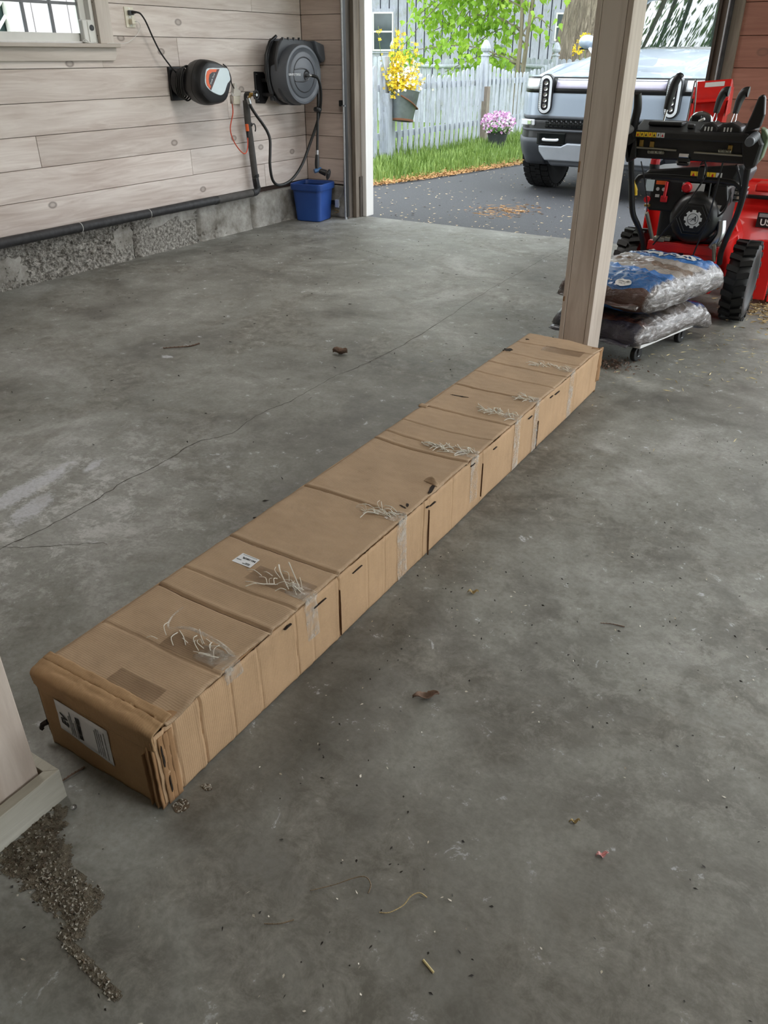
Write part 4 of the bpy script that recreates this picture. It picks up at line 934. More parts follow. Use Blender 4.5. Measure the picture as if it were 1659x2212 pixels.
# deflector hood, tilted
HMx = Matrix.Translation((-1.005, 5.03, 1.05)) @ Matrix.Rotation(radians(-35), 4, 'X') @ Matrix.Rotation(radians(-6), 4, 'Y')
m = MB(); m.box((-.09, -.004, 0), (.09, .004, .125), HMx); m.build('deflector', 'red_paint', sb, bevel=.003)
for s in (-1, 1):
    MB().prism([(0, -.09), (0, .12), (.10, .125), (.14, .02)], s*.09-.003, s*.09+.003, HMx @ WM).build('deflector_cheek', 'red_paint', sb, bevel=.002)
MB().box((-.085, -.012, -.006), (.05, .006, .012), HMx).build('deflector_hinge', 'red_paint', sb, bevel=.003)
lb2 = MB().box((-.045, -.0055, .085), (.055, -.0045, .112), HMx).build('warning_label', 'light_print', sb)
MB().box((-.05, -.0055, .05), (.035, -.0045, .078), HMx).build('worn_label', 'ink_grey', sb)
MB().tube([(-1.10, 4.98, .80), (-1.098, 4.97, 1.0), (-1.088, 4.94, 1.12), (-1.08, 4.92, 1.155), (-1.07, 4.92, 1.13), (-1.065, 4.95, 1.0), (-1.075, 5.0, .86)], .004, 6, smooth=5).build('deflector_cable', 'steel', sb, smooth=60)
MB().cyl((-1.098, 4.975, 1.055), (-1.085, 4.975, 1.055), .012, 8).build('bolt', 'black_paint', sb)
# headlamp between
MB().lathe([(.0, .0), (.052, .0), (.058, .012), (.05, .05), (.0, .06)], Matrix.Translation((-.935, 4.52, .985)) @ Matrix.Rotation(-pi/2, 4, 'X') @ Matrix.Diagonal((1, .8, 1, 1)), 24).build('headlight', 'chrome', sb, smooth=40)
MB().cbox((-.95, 4.50, .985), (.05, .03, .06)).build('headlight_back', 'black_paint', sb, bevel=.008)
# engine
MB().box((-1.06, 4.52, .41), (-.74, 4.86, .70)).build('engine_block', 'black_satin', sb, bevel=.02, seg=3)
RCm = Matrix.Translation((-.862, 4.50, .545)) @ Matrix.Rotation(pi/2, 4, 'X')
MB().lathe([(.128, -.02), (.128, .03), (.118, .055), (.095, .075), (.06, .080), (.0, .080)], RCm, 36).build('recoil_cover', 'black_paint', sb, smooth=35)
for q, s0 in enumerate((.070, .085, .100, .113)):   # hexagonal cooling slots
    m = MB(); h = .081-.012*max(0, q-1)
    P = [RCm @ Vector((s0*cos(pi/3*i), s0*sin(pi/3*i), h)) for i in range(7)]
    m.tube(P, .0024, 5, cap=False); m.build('vent_ring', 'black_satin', sb)
lg = MB(); n = 8; o = []
for k in range(n):
    for (da, r) in ((-.26, .036), (-.20, .0445), (.20, .0445), (.26, .036)): o.append((r*cos(2*pi*k/n+da), r*sin(2*pi*k/n+da)))
lgM = Matrix.Translation((-.862, 4.4185, .545)) @ Matrix.Rotation(pi/2, 4, 'X')
logo = MB().prism(o, -.002, .0015, lgM).build('gear_emblem', 'light_print', sb)
m = MB(); m.tube([lgM @ Vector((.0265*cos(a), .0265*sin(a), .0016)) for a in [2*pi*i/28 for i in range(29)]], .0013, 5, cap=False); m.build('emblem_ring', 'ink', logo)
text('A', .040, 'ink', logo, (-.860, 4.4165, .545), (1, 0, 0), (0, 0, 1), shear=.4)
MB().tube([lgM @ Vector(p) for p in ((-.022, -.006, .0018), (-.005, .002, .0018), (.016, .008, .0018))], .0012, 5).build('emblem_stroke', 'ink', logo)
MB().prism([(-1.16, .735), (-1.15, .752), (-.96, .775), (-.72, .80), (-.70, .78), (-.715, .735), (-.76, .70), (-1.12, .70)], 4.50, 4.80, CM).build('fuel_tank', 'black_paint', sb, bevel=.012)
MB().cyl((-1.135, 4.57, .745), (-1.135, 4.57, .775), .026, 16).build('filler_neck', 'black_satin', sb, smooth=40)
cp = MB().cyl((-1.135, 4.57, .772), (-1.135, 4.57, .80), .024, 10).build('fuel_cap', 'red_cap', sb, smooth=30, bevel=.003)
for k in range(3): MB().cbox((-1.135, 4.57, .803), (.046, .012, .014), Matrix.Rotation(pi*k/3, 3, 'Z')).build('cap_grip', 'red_cap', cp, bevel=.002)
MB().prism([(-.74, .79), (-.69, .80), (-.66, .76), (-.68, .70), (-.75, .70)], 4.53, 4.80, CM).build('heat_shield', 'dark_grey_plastic', sb, bevel=.01)
def strip(x0, x1, z0, z1, y, n, parent, cols):
    for k in range(n):
        a = x0+(x1-x0)*k/n; b = x0+(x1-x0)*(k+1)/n-.002
        t_ = MB().box((a, y-.0008, z0), (b, y+.0008, z1)).build('pictogram', cols[k % len(cols)], parent)
        cx, cz = (a+b)/2, (z0+z1)/2; w = (b-a)*.3; h = (z1-z0)*.32
        MB().prism([(cx-w, cz-h), (cx+w, cz-h), (cx, cz+h)] if k % 2 == 0 else [(cx-w*.5, cz-h), (cx+w*.6, cz-h*.6), (cx+w*.4, cz+h), (cx-w*.4, cz+h*.7)], y-.0014, y-.0006, CM).build('pictogram_mark', 'ink' if k % 3 else 'red_cap', t_)
strip(-.93, -.775, .728, .760, 4.497, 5, sb, ['yellow_label', 'yellow_label', 'yellow_label', 'yellow_label', 'light_print'])
# control plate on the engine
MB().box((-1.115, 4.475, .56), (-.93, 4.50, .715)).build('control_shroud', 'black_satin', sb, bevel=.01)
MB().box((-1.092, 4.472, .60), (-1.02, 4.476, .712)).build('control_label', 'black_paint', sb)
MB().box((-1.088, 4.4705, .69), (-1.035, 4.4725, .708)).build('orange_label', 'orange_plastic', sb)
for x in (-1.075, -1.045): MB().prism([(x+.009*cos(a), .668+.009*sin(a)) for a in [2*pi*i/10 for i in range(10)]], 4.4695, 4.4715, CM).build('choke_symbol', 'light_print', sb)
MB().box((-1.083, 4.4695, .628), (-1.062, 4.4715, .642)).build('choke_symbol', 'light_print', sb)
MB().tube([(-1.032, 4.465, .705), (-1.03, 4.455, .67), (-1.032, 4.455, .63)], .008, 8).build('primer_key', 'red_cap', sb, smooth=50)
MB().box((-1.05, 4.45, .608), (-1.015, 4.46, .64)).build('primer_key', 'red_cap', sb, bevel=.005)
MB().lathe([(.0, .022), (.018, .022), (.024, .016), (.026, .0)], Matrix.Translation((-.93, 4.476, .685)) @ Matrix.Rotation(pi/2, 4, 'X'), 18).build('throttle_knob', 'red_cap', sb, smooth=40)
MB().box((-.955, 4.474, .664), (-.845, 4.478, .706)).build('throttle_label', 'light_print', sb, bevel=.001)
MB().box((-1.14, 4.47, .655), (-1.098, 4.474, .71)).build('spec_label', 'pale_blue_plastic', sb)
MB().cyl((-1.12, 4.47, .615), (-1.12, 4.455, .615), .016, 14).build('electric_start_button', 'red_cap', sb, smooth=40)
MB().cbox((-1.115, 4.47, .585), (.03, .02, .012)).build('brass_bit', 'brass', sb, bevel=.002)
# carburettor shroud / muffler right side
MB().prism([(-.80, .71), (-.735, .71), (-.715, .62), (-.745, .575), (-.785, .575), (-.805, .62)], 4.46, 4.56, CM).build('carburettor_cover', 'black_paint', sb, bevel=.008)
MB().prism([(-.79, .618), (-.74, .618), (-.752, .585), (-.778, .585)], 4.453, 4.462, CM).build('cover_shine_plate', 'steel', sb, bevel=.003)
MB().tube([(-.815, 4.452, .715), (-.81, 4.448, .63), (-.79, 4.445, .575), (-.755, 4.445, .562), (-.722, 4.448, .60), (-.71, 4.452, .68)], .005, 7, smooth=4).build('starter_handle', 'black_paint', sb, smooth=50)
MB().box((-.715, 4.56, .62), (-.66, 4.66, .69)).build('muffler_guard', 'chrome', sb, bevel=.006)
for z in (.632, .655, .678): MB().box((-.712, 4.556, z-.004), (-.664, 4.5605, z+.004)).build('guard_slot', 'black_paint', sb)
MB().tube([(-.73, 4.47, .54), (-.72, 4.46, .48), (-.735, 4.46, .44), (-.75, 4.47, .41)], .022, 10, smooth=4).build('exhaust_elbow', 'steel', sb, smooth=50)
for (x, z, w) in ((-1.03, .418, .06), (-.985, .424, .03), (-.735, .425, .05)):
    MB().cbox((x, 4.50, z), (w, .05, .022)).build('engine_foot', 'zinc', sb, bevel=.004)
# handlebars
tubes = {'handle_tube': [[(-1.10, 4.48, .33), (-1.095, 4.43, .40), (-1.11, 4.33, .50), (-1.135, 4.27, .58), (-1.148, 4.22, .72), (-1.155, 4.16, .86), (-1.155, 4.12, .94), (-1.15, 4.08, .975)],
                         [(-.70, 4.48, .33), (-.695, 4.43, .40), (-.665, 4.33, .50), (-.635, 4.27, .60), (-.62, 4.23, .70), (-.615, 4.16, .84), (-.612, 4.12, .93), (-.605, 4.08, .955)]]}
for P in tubes['handle_tube']: MB().tube(P, .0145, 12, smooth=5).build('handle_tube', 'black_paint', sb, smooth=60)
MB().tube([(-1.145, 4.27, .70), (-1.13, 4.27, .738), (-1.09, 4.27, .752), (-.90, 4.27, .753), (-.715, 4.27, .752), (-.655, 4.27, .735), (-.63, 4.27, .69), (-.628, 4.275, .64)], .0125, 10, smooth=6).build('cross_bar', 'black_paint', sb, smooth=60)
MB().cyl((-1.150, 4.262, .725), (-1.128, 4.262, .68), .007, 8).build('cable_clip', 'yellow_label', sb, smooth=40)
MB().tube([(-1.152, 4.245, .73), (-1.132, 4.252, .685), (-1.128, 4.254, .66)], .009, 8, smooth=3).build('cable_clip', 'yellow_label', sb, smooth=40)
# grips
MB().cyl((-1.15, 4.09, .975), (-1.15, 3.97, .965), .019, 14).build('hand_grip', 'foam_grey', sb, smooth=40, bevel=.003)
MB().cyl((-.603, 4.11, .962), (-.603, 3.97, .948), .0195, 16).build('hand_grip', 'mid_grey_plastic', sb, smooth=40, bevel=.003)
for k in range(6): MB().lathe([(.0195, -.003), (.0212, 0), (.0195, .003)], Matrix.Translation((-.603, 4.085-.018*k, .9595-.0018*k)) @ Matrix.Rotation(pi/2, 4, 'X'), 16).build('grip_ring', 'mid_grey_plastic', sb, smooth=50)
# dead-man paddles
MB().tube([(-1.14, 4.10, .955), (-1.135, 4.07, 1.0), (-1.125, 4.05, 1.06), (-1.128, 4.03, 1.122)], lambda q: .016+.003*sin(pi*q), 10, smooth=4).build('clutch_paddle', 'black_paint', sb, smooth=60)
MB().prism([(-.652, .975), (-.585, 1.0), (-.578, 1.05), (-.590, 1.118), (-.602, 1.128), (-.618, 1.118), (-.632, 1.05)], 4.055, 4.085, CM).build('clutch_paddle', 'black_paint', sb, bevel=.010, seg=3)
MB().prism([(-.66, .985), (-.60, .985), (-.565, .93), (-.575, .84), (-.61, .82), (-.635, .86), (-.655, .92)], 4.09, 4.16, CM).build('paddle_mount', 'black_paint', sb, bevel=.012)
MB().prism([(-1.175, .97), (-1.13, .985), (-1.12, .93), (-1.13, .84), (-1.155, .82), (-1.17, .87)], 4.09, 4.16, CM).build('paddle_mount', 'black_paint', sb, bevel=.012)
MB().prism([(-.595, .995), (-.575, .985), (-.553, .955), (-.565, .87), (-.585, .84), (-.585, .95)], 4.15, 4.22, CM).build('end_cap', 'olive_cap', sb, bevel=.005)
# control panel: sloping top, front lip, underside housing
m = MB(); m.add([(-1.135, 4.065, .935), (-.63, 4.065, .935), (-.63, 4.065, .968), (-1.135, 4.065, .968), (-1.15, 4.27, .955), (-.615, 4.27, .955), (-.615, 4.27, 1.003), (-1.15, 4.27, 1.003)], [(0, 1, 2, 3), (3, 2, 6, 7), (7, 6, 5, 4), (4, 5, 1, 0), (0, 3, 7, 4), (1, 5, 6, 2)])
m.build('control_panel', 'black_satin', sb, bevel=.008, seg=3)
MB().box((-1.15, 4.12, .845), (-.625, 4.25, .94)).build('panel_housing', 'black_paint', sb, bevel=.008)
MB().prism([(-1.165, .90), (-1.12, .93), (-1.11, .85), (-1.145, .825)], 4.09, 4.14, CM).build('panel_end', 'black_paint', sb, bevel=.006)
strip(-1.118, -.985, .942, .962, 4.0645, 7, sb, ['yellow_label', 'yellow_label', 'yellow_label', 'yellow_label', 'yellow_label', 'light_print', 'light_print'])
MB().tube([(-1.13, 4.10, .893), (-.93, 4.10, .889)], .005, 8).build('shift_rod', 'zinc', sb, smooth=60)
MB().tube([(-.85, 4.10, .885), (-.63, 4.10, .882)], .005, 8).build('shift_rod', 'zinc', sb, smooth=60)
n = 90; MB().tube([(-1.06+.075*i/n, 4.095+.007*cos(2*pi*15*i/n), .877+.007*sin(2*pi*15*i/n)) for i in range(n+1)], .0018, 5).build('return_spring', 'zinc', sb, smooth=60)
n = 70; MB().tube([(-.745+.055*i/n, 4.095+.007*cos(2*pi*11*i/n), .897+.007*sin(2*pi*11*i/n)) for i in range(n+1)], .0018, 5).build('return_spring', 'zinc', sb, smooth=60)
MB().box((-.915, 4.095, .86), (-.87, 4.12, .878)).build('shift_bracket', 'chrome', sb, bevel=.003)
MB().box((-.92, 4.10, .825), (-.865, 4.13, .86)).build('shift_bracket', 'black_paint', sb, bevel=.006)
MB().box((-.925, 4.10, .838), (-.86, 4.104, .842)).build('shift_bracket', 'steel', sb)
for (x, z) in ((-1.05, .905), (-1.10, .91), (-.70, .905)): MB().cbox((x, 4.115, z), (.02, .012, .035)).build('panel_clip', 'brass', sb, bevel=.003)
# levers
MB().box((-1.09, 4.14, .985), (-.935, 4.235, 1.003)).build('lever_plate', 'black_satin', sb, bevel=.006)
MB().tube([(-1.035, 4.19, .99), (-1.034, 4.21, 1.03), (-1.03, 4.22, 1.065)], .0045, 8).build('lever_rod', 'chrome', sb, smooth=50)
MB().tube([(-1.034, 4.218, 1.05), (-1.03, 4.222, 1.09), (-1.02, 4.226, 1.15), (-1.005, 4.228, 1.185), (-.993, 4.23, 1.178)], lambda q: .0145+.004*sin(pi*q), 12, smooth=5).build('lever_knob', 'black_plastic', sb, smooth=60)
for (bx, tx, w) in ((-.805, -.795, .045), (-.722, -.702, .062)):
    MB().prism([(bx-w, .965), (bx+w, .968), (bx+w*.85, .995), (bx+w*.2, 1.013), (bx-w*.6, 1.003)], 4.10, 4.23, CM).build('lever_slot', 'black_plastic', sb, bevel=.008)
    for q in (-1, 1): MB().tube([(bx+.006*q, 4.15, .99), (bx+.008*q+.004, 4.165, 1.02), (bx+.003*q+.006, 4.175, 1.06)], .003, 6).build('lever_rod', 'chrome', sb, smooth=50)
    MB().tube([(bx+.004, 4.172, 1.045), (bx+.006, 4.178, 1.07), (bx+.010, 4.185, 1.10), (bx+.022, 4.19, 1.128), (bx+.040, 4.19, 1.13)], lambda q: .0125+.009*q, 12, smooth=5).build('lever_knob', 'black_plastic', sb, smooth=60)
    for q in range(3): MB().box((bx-.018+.014*q, 4.096, .975), (bx-.012+.014*q, 4.10, .992)).build('speed_mark', 'light_print', sb)
MB().box((-.905, 4.12, .98), (-.875, 4.15, .998)).build('rocker_switch', 'black_plastic', sb, bevel=.004)
MB().tube([(-.895, 4.30, 1.0), (-.87, 4.29, 1.012)], .006, 8).build('white_bolt', 'white_paint', sb)
# control cables and rods
for P, r in (([(-1.09, 4.12, .83), (-1.085, 4.2, .75), (-1.085, 4.33, .62), (-1.085, 4.36, .57)], .003), ([(-.80, 4.12, .85), (-.80, 4.2, .78), (-.86, 4.25, .66), (-.95, 4.3, .52), (-1.04, 4.42, .40)], .004), ([(-.72, 4.12, .85), (-.74, 4.2, .70), (-.77, 4.3, .56), (-.80, 4.36, .46), (-.83, 4.40, .34)], .004), ([(-.66, 4.12, .84), (-.64, 4.2, .76), (-.63, 4.24, .66), (-.64, 4.28, .58), (-.70, 4.42, .42)], .0045), ([(-.80, 4.13, .86), (-.82, 4.14, .83), (-.79, 4.14, .85)], .003)):
    MB().tube(P, r, 6, smooth=5).build('control_cable', 'black_satin', sb, smooth=60)
for (a, b) in (((-1.085, 4.36, .565), (-1.055, 4.44, .43)), ((-.735, 4.42, .43), (-.725, 4.46, .345))):
    MB().cyl(a, b, .010, 10).build('cable_spring_tube', 'zinc', sb, smooth=50)
MB().cbox((-.82, 4.20, .79), (.03, .02, .06)).build('cable_connector', 'black_plastic', sb, bevel=.006)

# ---------------------------------------------------------------- dolly with two mulch bags
BL = (-.962, 3.972, 0); BR = radians(-15)
dl = thing('furniture_dolly', 'low white board dolly on black casters under the mulch bags', 'dolly', BL, rz=BR, local=True)
MB().box((-.165, -.27, .078), (.20, .27, .094)).build('deck_board', 'white_trim', dl, bevel=.003)
for x in (-.15, .16):
    for y in (-.235, .18):
        MB().box((x-.03, y-.03, .074), (x+.03, y+.03, .078)).build('caster_plate', 'steel', dl)
        MB().box((x-.018, y-.006, .03), (x-.014, y+.02, .08)).box((x+.014, y-.006, .03), (x+.018, y+.02, .08)).build('caster_fork', 'black_paint', dl, bevel=.002)
        MB().cyl((x-.013, y+.006, .0365), (x+.013, y+.006, .0365), .0365, 24).build('caster_wheel', 'rubber', dl, smooth=40, bevel=.004)
        MB().cyl((x-.016, y+.006, .0365), (x+.016, y+.006, .0365), .012, 12).build('caster_hub', 'grey_rim', dl, smooth=40)
def bag_mat(name, bands, side, sh=0.0):
    t = NT(name); tc = t.node('ShaderNodeTexCoord'); sx = t.node('ShaderNodeSeparateXYZ'); t.link(tc.outputs['Object'], sx.inputs[0])
    v = t.coord()
    wob = t.math('MULTIPLY', t.math('SUBTRACT', t.noise(v, 3.0, 2), .5), .10)
    x2 = t.math('MULTIPLY', t.math('MULTIPLY', sx.outputs['X'], sx.outputs['X']), -1.1)
    yy = t.math('ADD', t.math('ADD', t.math('MULTIPLY', t.math('ADD', sx.outputs['Y'], wob), 1.25), .5), x2)
    col = t.ramp(yy, bands, 'CONSTANT')
    st = t.noise(t.coord(scale=(60, 9, 40)), 1.0, 5, .7, .8)
    glint_streaks = t.ramp(st, [(.38, c(58, 48, 43)), (.53, c(122, 115, 112)), (.68, c(204, 203, 206))])  # grey-brown plastic; highlights and dark streaks of its wrinkles put into the colour
    zz = t.math('SUBTRACT', sx.outputs['Z'], sh)
    ax = t.math('ABSOLUTE', sx.outputs['X'])
    f = t.ramp(t.math('ADD', ax, t.math('MULTIPLY', t.math('SUBTRACT', t.noise(v, 9, 3), .5), .05)), [(.215, (0, 0, 0)), (.228, (1, 1, 1))])
    col = t.mix(f, col, glint_streaks)
    t.set(col=col, rough=.2, spec=.6, coat=.4)
    t.bump(t.math('ADD', t.noise(t.coord(scale=(8, 20, 20)), 2.2, 5, .65, 1.5), t.math('MULTIPLY', st, .3)), .55, .02)
    return t.m
dk, br, bl1, bl2 = c(58, 46, 40), c(70, 42, 32), c(28, 84, 140), c(58, 112, 178)
bag_mat('bag_print', [(0, dk), (.01, br), (.052, bl1), (.24, bl2), (.32, c(150, 142, 134)), (.44, c(120, 102, 88)), (.54, c(162, 154, 148)), (.64, bl2), (.90, bl2), (.98, c(150, 150, 152))], .2)
bag_mat('bag_print_low', [(0, c(44, 40, 52)), (.05, br), (.09, c(70, 60, 54)), (.35, c(110, 100, 94)), (.6, c(40, 60, 110)), (.9, c(170, 170, 172))], .2)
def bag(name, label, mat, z0, H, ox, oy, seed, droop=0.0):
    t_ = thing(name, label, 'bag', BL, rz=BR, local=True, group='mulch bags stacked on the dolly')
    m = MB(); a, b = .262, .398
    def prof(u, v, sgn):
        e = max(0, (1-abs(u)**4.2))**.40 * max(0, (1-abs(v)**6.0))**.40
        w = .010*nz(u*4+seed, v*5, sgn*2) + .006*nz(u*11, v*9+seed, sgn) + .004*nz(u*22, v*16, seed)
        edge = smoothstep(1.0, .8, abs(u))*smoothstep(1.0, .85, abs(v))
        wr = .006*sin(v*38+3*nz(u*3, v*3, seed))*smoothstep(.55, .9, abs(u))*smoothstep(1, .93, abs(u))
        h = (H*.62 if sgn > 0 else -H*.38)*e + (w+wr)*(edge if sgn > 0 else edge*.25)
        pin = 1 - .07*abs(v)**3*abs(u)**2
        x = ox + a*u*(1-.10*(abs(v)**6)) + .010*nz(v*4, u*2, seed)
        y = oy + b*v*pin + .010*nz(u*5, v*2, seed+3)
        z = z0 + H*.38 + h - droop*max(0, v-.35)**1.5 - droop*.3*max(0, -v-.75)
        return (x, y, z)
    N1, N2 = 46, 60
    m.grid(lambda i, j: prof(-1+2*i, -1+2*j, 1), N1, N2); m.grid(lambda i, j: prof(-1+2*i, -1+2*j, -1), N1, N2)
    m.build('bag_body', mat, t_, smooth=60, weld=True)
    for s in (-1, 1):   # sealed end fins
        m = MB(); m.grid(lambda i, j, s=s: (ox-.215+.43*i, oy+s*(b-.012+.035*j), z0+H*.38-droop*(max(0, .6)**1.5 if s > 0 else .08)+.012*nz(i*6, j*2, seed)-.012*j), 20, 3)
        m.build('sealed_end', mat, t_, smooth=60, solid=.001)
    return t_, prof
b2, _ = bag('mulch_bag', 'lower crinkled plastic mulch bag resting directly on the white dolly', 'bag_print_low', .094, .142, 0, -.01, 4, .16)
b1, P1 = bag('mulch_bag', 'upper blue and brown plastic mulch bag on top of the stack', 'bag_print', .234, .172, .0, .02, 11, .01)
def on_bag(body, size, mat, parent, u0, v0, ru, rv, **kw):
    """lettering laid on the curved top of the upper bag; ru, rv: text right and up in bag coordinates"""
    cu = bpy.data.curves.new('t', 'FONT'); cu.body = body; cu.size = size; cu.align_x = 'CENTER'; cu.align_y = 'CENTER'; cu.shear = kw.get('shear', 0); cu.offset = kw.get('bold', 0); cu.resolution_u = 2
    ob = bpy.data.objects.new('t', cu); me = bpy.data.meshes.new_from_object(ob); bpy.data.objects.remove(ob)
    bm = bmesh.new(); bm.from_mesh(me); bmesh.ops.triangulate(bm, faces=bm.faces); bmesh.ops.subdivide_edges(bm, edges=bm.edges, cuts=1); bm.to_mesh(me); bm.free()
    m = MB()
    for v in me.vertices:
        u = u0+(ru[0]*v.co.x+rv[0]*v.co.y)/.262; w = v0+(ru[1]*v.co.x+rv[1]*v.co.y)/.398
        p = Vector(P1(u, w, 1)); p.z += .004; p.y -= .004*(1 if w < -.6 else 0); m.v.append(p)
    m.f = [tuple(f.vertices) for f in me.polygons]
    return m.build('lettering', mat, parent)
on_bag('CAPES', .12, 'light_print', b1, -.02, .50, (1, 0), (0, 1), bold=.004)
def disc(u0, v0, r):
    m = MB(); vs = [Vector(P1(u0, v0, 1))+Vector((0, -.002, .003))]
    for k in range(28):
        a = 2*pi*k/28; p = Vector(P1(u0+r*cos(a)/.262, v0+r*.5*sin(a)/.398, 1)); vs.append(p+Vector((0, -.003, .003)))
    m.add(vs, [(0, 1+k, 1+(k+1) % 28) for k in range(28)]); return m
lo_ = disc(.38, -.885, .040).build('round_seal', 'light_print', b1)
on_bag('Locally', .021, 'ink', lo_, .38, -.87, (1, 0), (0, .55), shear=.3, bold=.0004)
on_bag('MADE', .013, 'ink', lo_, .38, -.905, (1, 0), (0, .55))
on_bag('scapes', .034, 'light_print', b1, -.02, -.88, (1, 0), (0, .55))
# ---------------------------------------------------------------- outdoors: ground
def asphalt_mat():
    t = NT('asphalt'); v = t.coord(); a = t.noise(v, 160, 3, .7); b = t.noise(v, 1.2, 4)
    col = t.ramp(a, [(.3, c(44, 45, 48)), (.55, c(72, 73, 77)), (.75, c(112, 112, 114))])
    col = t.mix(t.math('MULTIPLY', b, .25), col, c(92, 93, 96)); t.set(col=col, rough=.75); t.bump(a, .4, .006); return t.m
asphalt_mat()
def lawn_mat():
    t = NT('lawn_soil'); v = t.coord(); a = t.noise(v, 14, 5, .7)
    t.set(col=t.ramp(a, [(.35, c(76, 92, 46)), (.55, c(110, 140, 62)), (.7, c(140, 164, 84))]), rough=.95); t.bump(a, .6, .03); return t.m
lawn_mat()
GZ = -.02
EDGE = [(-6.2, 4.2), (-5.75, 6.4), (-5.165, 8.1), (-4.96, 8.8), (-4.78, 9.67), (-4.52, 11.0), (-4.3, 13.0), (-4.1, 16.5), (-4.0, 30)]
m = MB(); m.box((-60, -30, -.5), (60, 70, -.06)); g = m.build('ground', 'lawn_soil'); tag(g, 'lawn around the garage', None, None, 'structure')
poly = [(8, 6.2), (8, 30)] + [p for p in reversed(EDGE) if p[1] > 6.3] + [(-5.75, 6.33)]
m = MB(); m.prism([(x, y) for x, y in poly], -.2, GZ); dr = m.build('driveway', 'asphalt'); tag(dr, 'dark asphalt driveway outside the door', None, None, 'structure')
m = MB(); m.prism([(x, y) for x, y in EDGE] + [(-30, 30), (-30, 4.2)], -.2, -.012); tag(m.build('grass_verge', 'lawn_soil'), 'grass bank between the driveway and the fence', None, None, 'structure')
def edge_x(y):
    for (x0, y0), (x1, y1) in zip(EDGE[:-1], EDGE[1:]):
        if y0 <= y <= y1: return x0+(x1-x0)*(y-y0)/(y1-y0)
    return -4.0
# grass blades
t = NT('grass_blade'); v = t.coord(); t.set(col=t.ramp(t.noise(v, 6, 4, .7), [(.3, c(84, 112, 46)), (.55, c(122, 148, 68)), (.75, c(162, 180, 100))]), rough=.6)
t.b.inputs['Subsurface Weight'].default_value = 0.0
m = MB(); rg = random.Random(3); vs = []; fs = []
for i in range(15000):
    y = 7.6+rg.random()**1.3*8.5; ex = edge_x(y); x = ex - .05 - rg.random()*(ex+7.0)
    k = nz(x*2.2, y*2.2)
    if x > ex-.30 and rg.random() < .55: continue
    h = (.055+.10*rg.random())*(1.0+.7*k); a = rg.random()*2*pi; w = .004+.004*rg.random(); l = h*.6*rg.random()
    b = Vector((x, y, -.012)); s = Vector((cos(a)*w, sin(a)*w, 0)); t1 = b+Vector((-sin(a)*l*.4, cos(a)*l*.4, h*.65)); t2 = b+Vector((-sin(a)*l, cos(a)*l, h))
    n = len(vs); vs += [b-s, b+s, t1+s*.6, t1-s*.6, t2]; fs += [(n, n+1, n+2, n+3), (n+3, n+2, n+4)]
m.v = vs; m.f = fs; tag(m.build('grass', 'grass_blade'), 'long green grass growing along the foot of the fence', 'grass', None, 'stuff')
# leaf litter strip and chips on the asphalt
pm('dry_litter', c(188, 146, 98), .85, var=.35, scale=4); pm('wood_chip', c(200, 180, 146), .8, var=.3, scale=3)
def flakes(name, label, cat, n, gen, mat, L=(.01, .04), W=(.004, .012), seed=1, up=.004):
    rg = random.Random(seed); m = MB()
    for i in range(n):
        x, y, z = gen(rg); a = rg.random()*2*pi; l = rg.uniform(*L)/2; w = rg.uniform(*W)/2; ca, sa = cos(a), sin(a); t1, t2 = rg.uniform(0, up), rg.uniform(0, up)
        P = [(-l, 0, t1), (-.3*l, -w, .001), (l, 0, t2), (-.2*l, w, .001+t1)]
        m.add([(x+p*ca-q*sa, y+p*sa+q*ca, z+.0008+r) for p, q, r in P], [(0, 1, 2, 3)])
    o = m.build(name, mat); return tag(o, label, cat, None, 'stuff')
def gl(r):
    y = 6.5+r.random()**1.2*9.0; ex = edge_x(y); return (ex+.10-abs(r.gauss(0, .18)), y, -.010)
flakes('leaf_litter', 'tan leaf litter along the edge of the driveway', 'litter', 7000, gl, 'dry_litter', (.015, .06), (.006, .02), 5, .02)
def ga(r):
    y = 6.36+r.random()**1.6*6; x = edge_x(y)+.05+r.random()*4.2; return (x, y, GZ)
flakes('wood_chips', 'pale wood chips and seeds scattered over the driveway', 'debris', 900, ga, 'wood_chip', (.012, .05), (.006, .018), 6, .006)
flakes('driveway_straw', 'dry needles matted on the driveway before the door', 'debris', 240, lambda r: (-3.15+r.gauss(0, .16), 7.35+r.gauss(0, .2), GZ), 'dry_litter', (.03, .10), (.003, .006), 7, .008)

# ---------------------------------------------------------------- picket fences
def weathered(name, lo, hi):
    t = NT(name); v = t.coord(scale=(9, 9, 1.5), rnd=13); a = t.noise(v, 2.5, 6, .7, 1.0)
    g_ = t.ramp(t.noise(t.coord(rnd=7), 5, 5, .7), [(.52, (0, 0, 0)), (.72, (1, 1, 1))])
    col = t.mix(t.math('MULTIPLY', g_, .5), t.ramp(a, [(.3, lo), (.68, hi)]), c(140, 142, 120)); t.set(col=col, rough=.8); t.bump(a, .2, .004); return t.m
weathered('picket_grey', c(150, 156, 166), c(196, 202, 212)); weathered('post_brown', c(112, 100, 90), c(150, 138, 126))
def picket_mesh(h, w=.092, t=.018):
    m = MB(); r = w/2; pts = [(-r, 0), (r, 0), (r, h-r)] + [(r*cos(a), h-r+r*sin(a)) for a in [pi*i/8 for i in range(1, 8)]] + [(-r, h-r)]
    me = bpy.data.meshes.new('picket'); mm = MB().prism(pts, -t/2, t/2, Matrix(((1,0,0,0),(0,0,-1,0),(0,1,0,0),(0,0,0,1))))
    me.from_pydata([tuple(v) for v in mm.v], [], mm.f); me.update(); me.materials.append(MATS['picket_grey']); return me
PM = {}
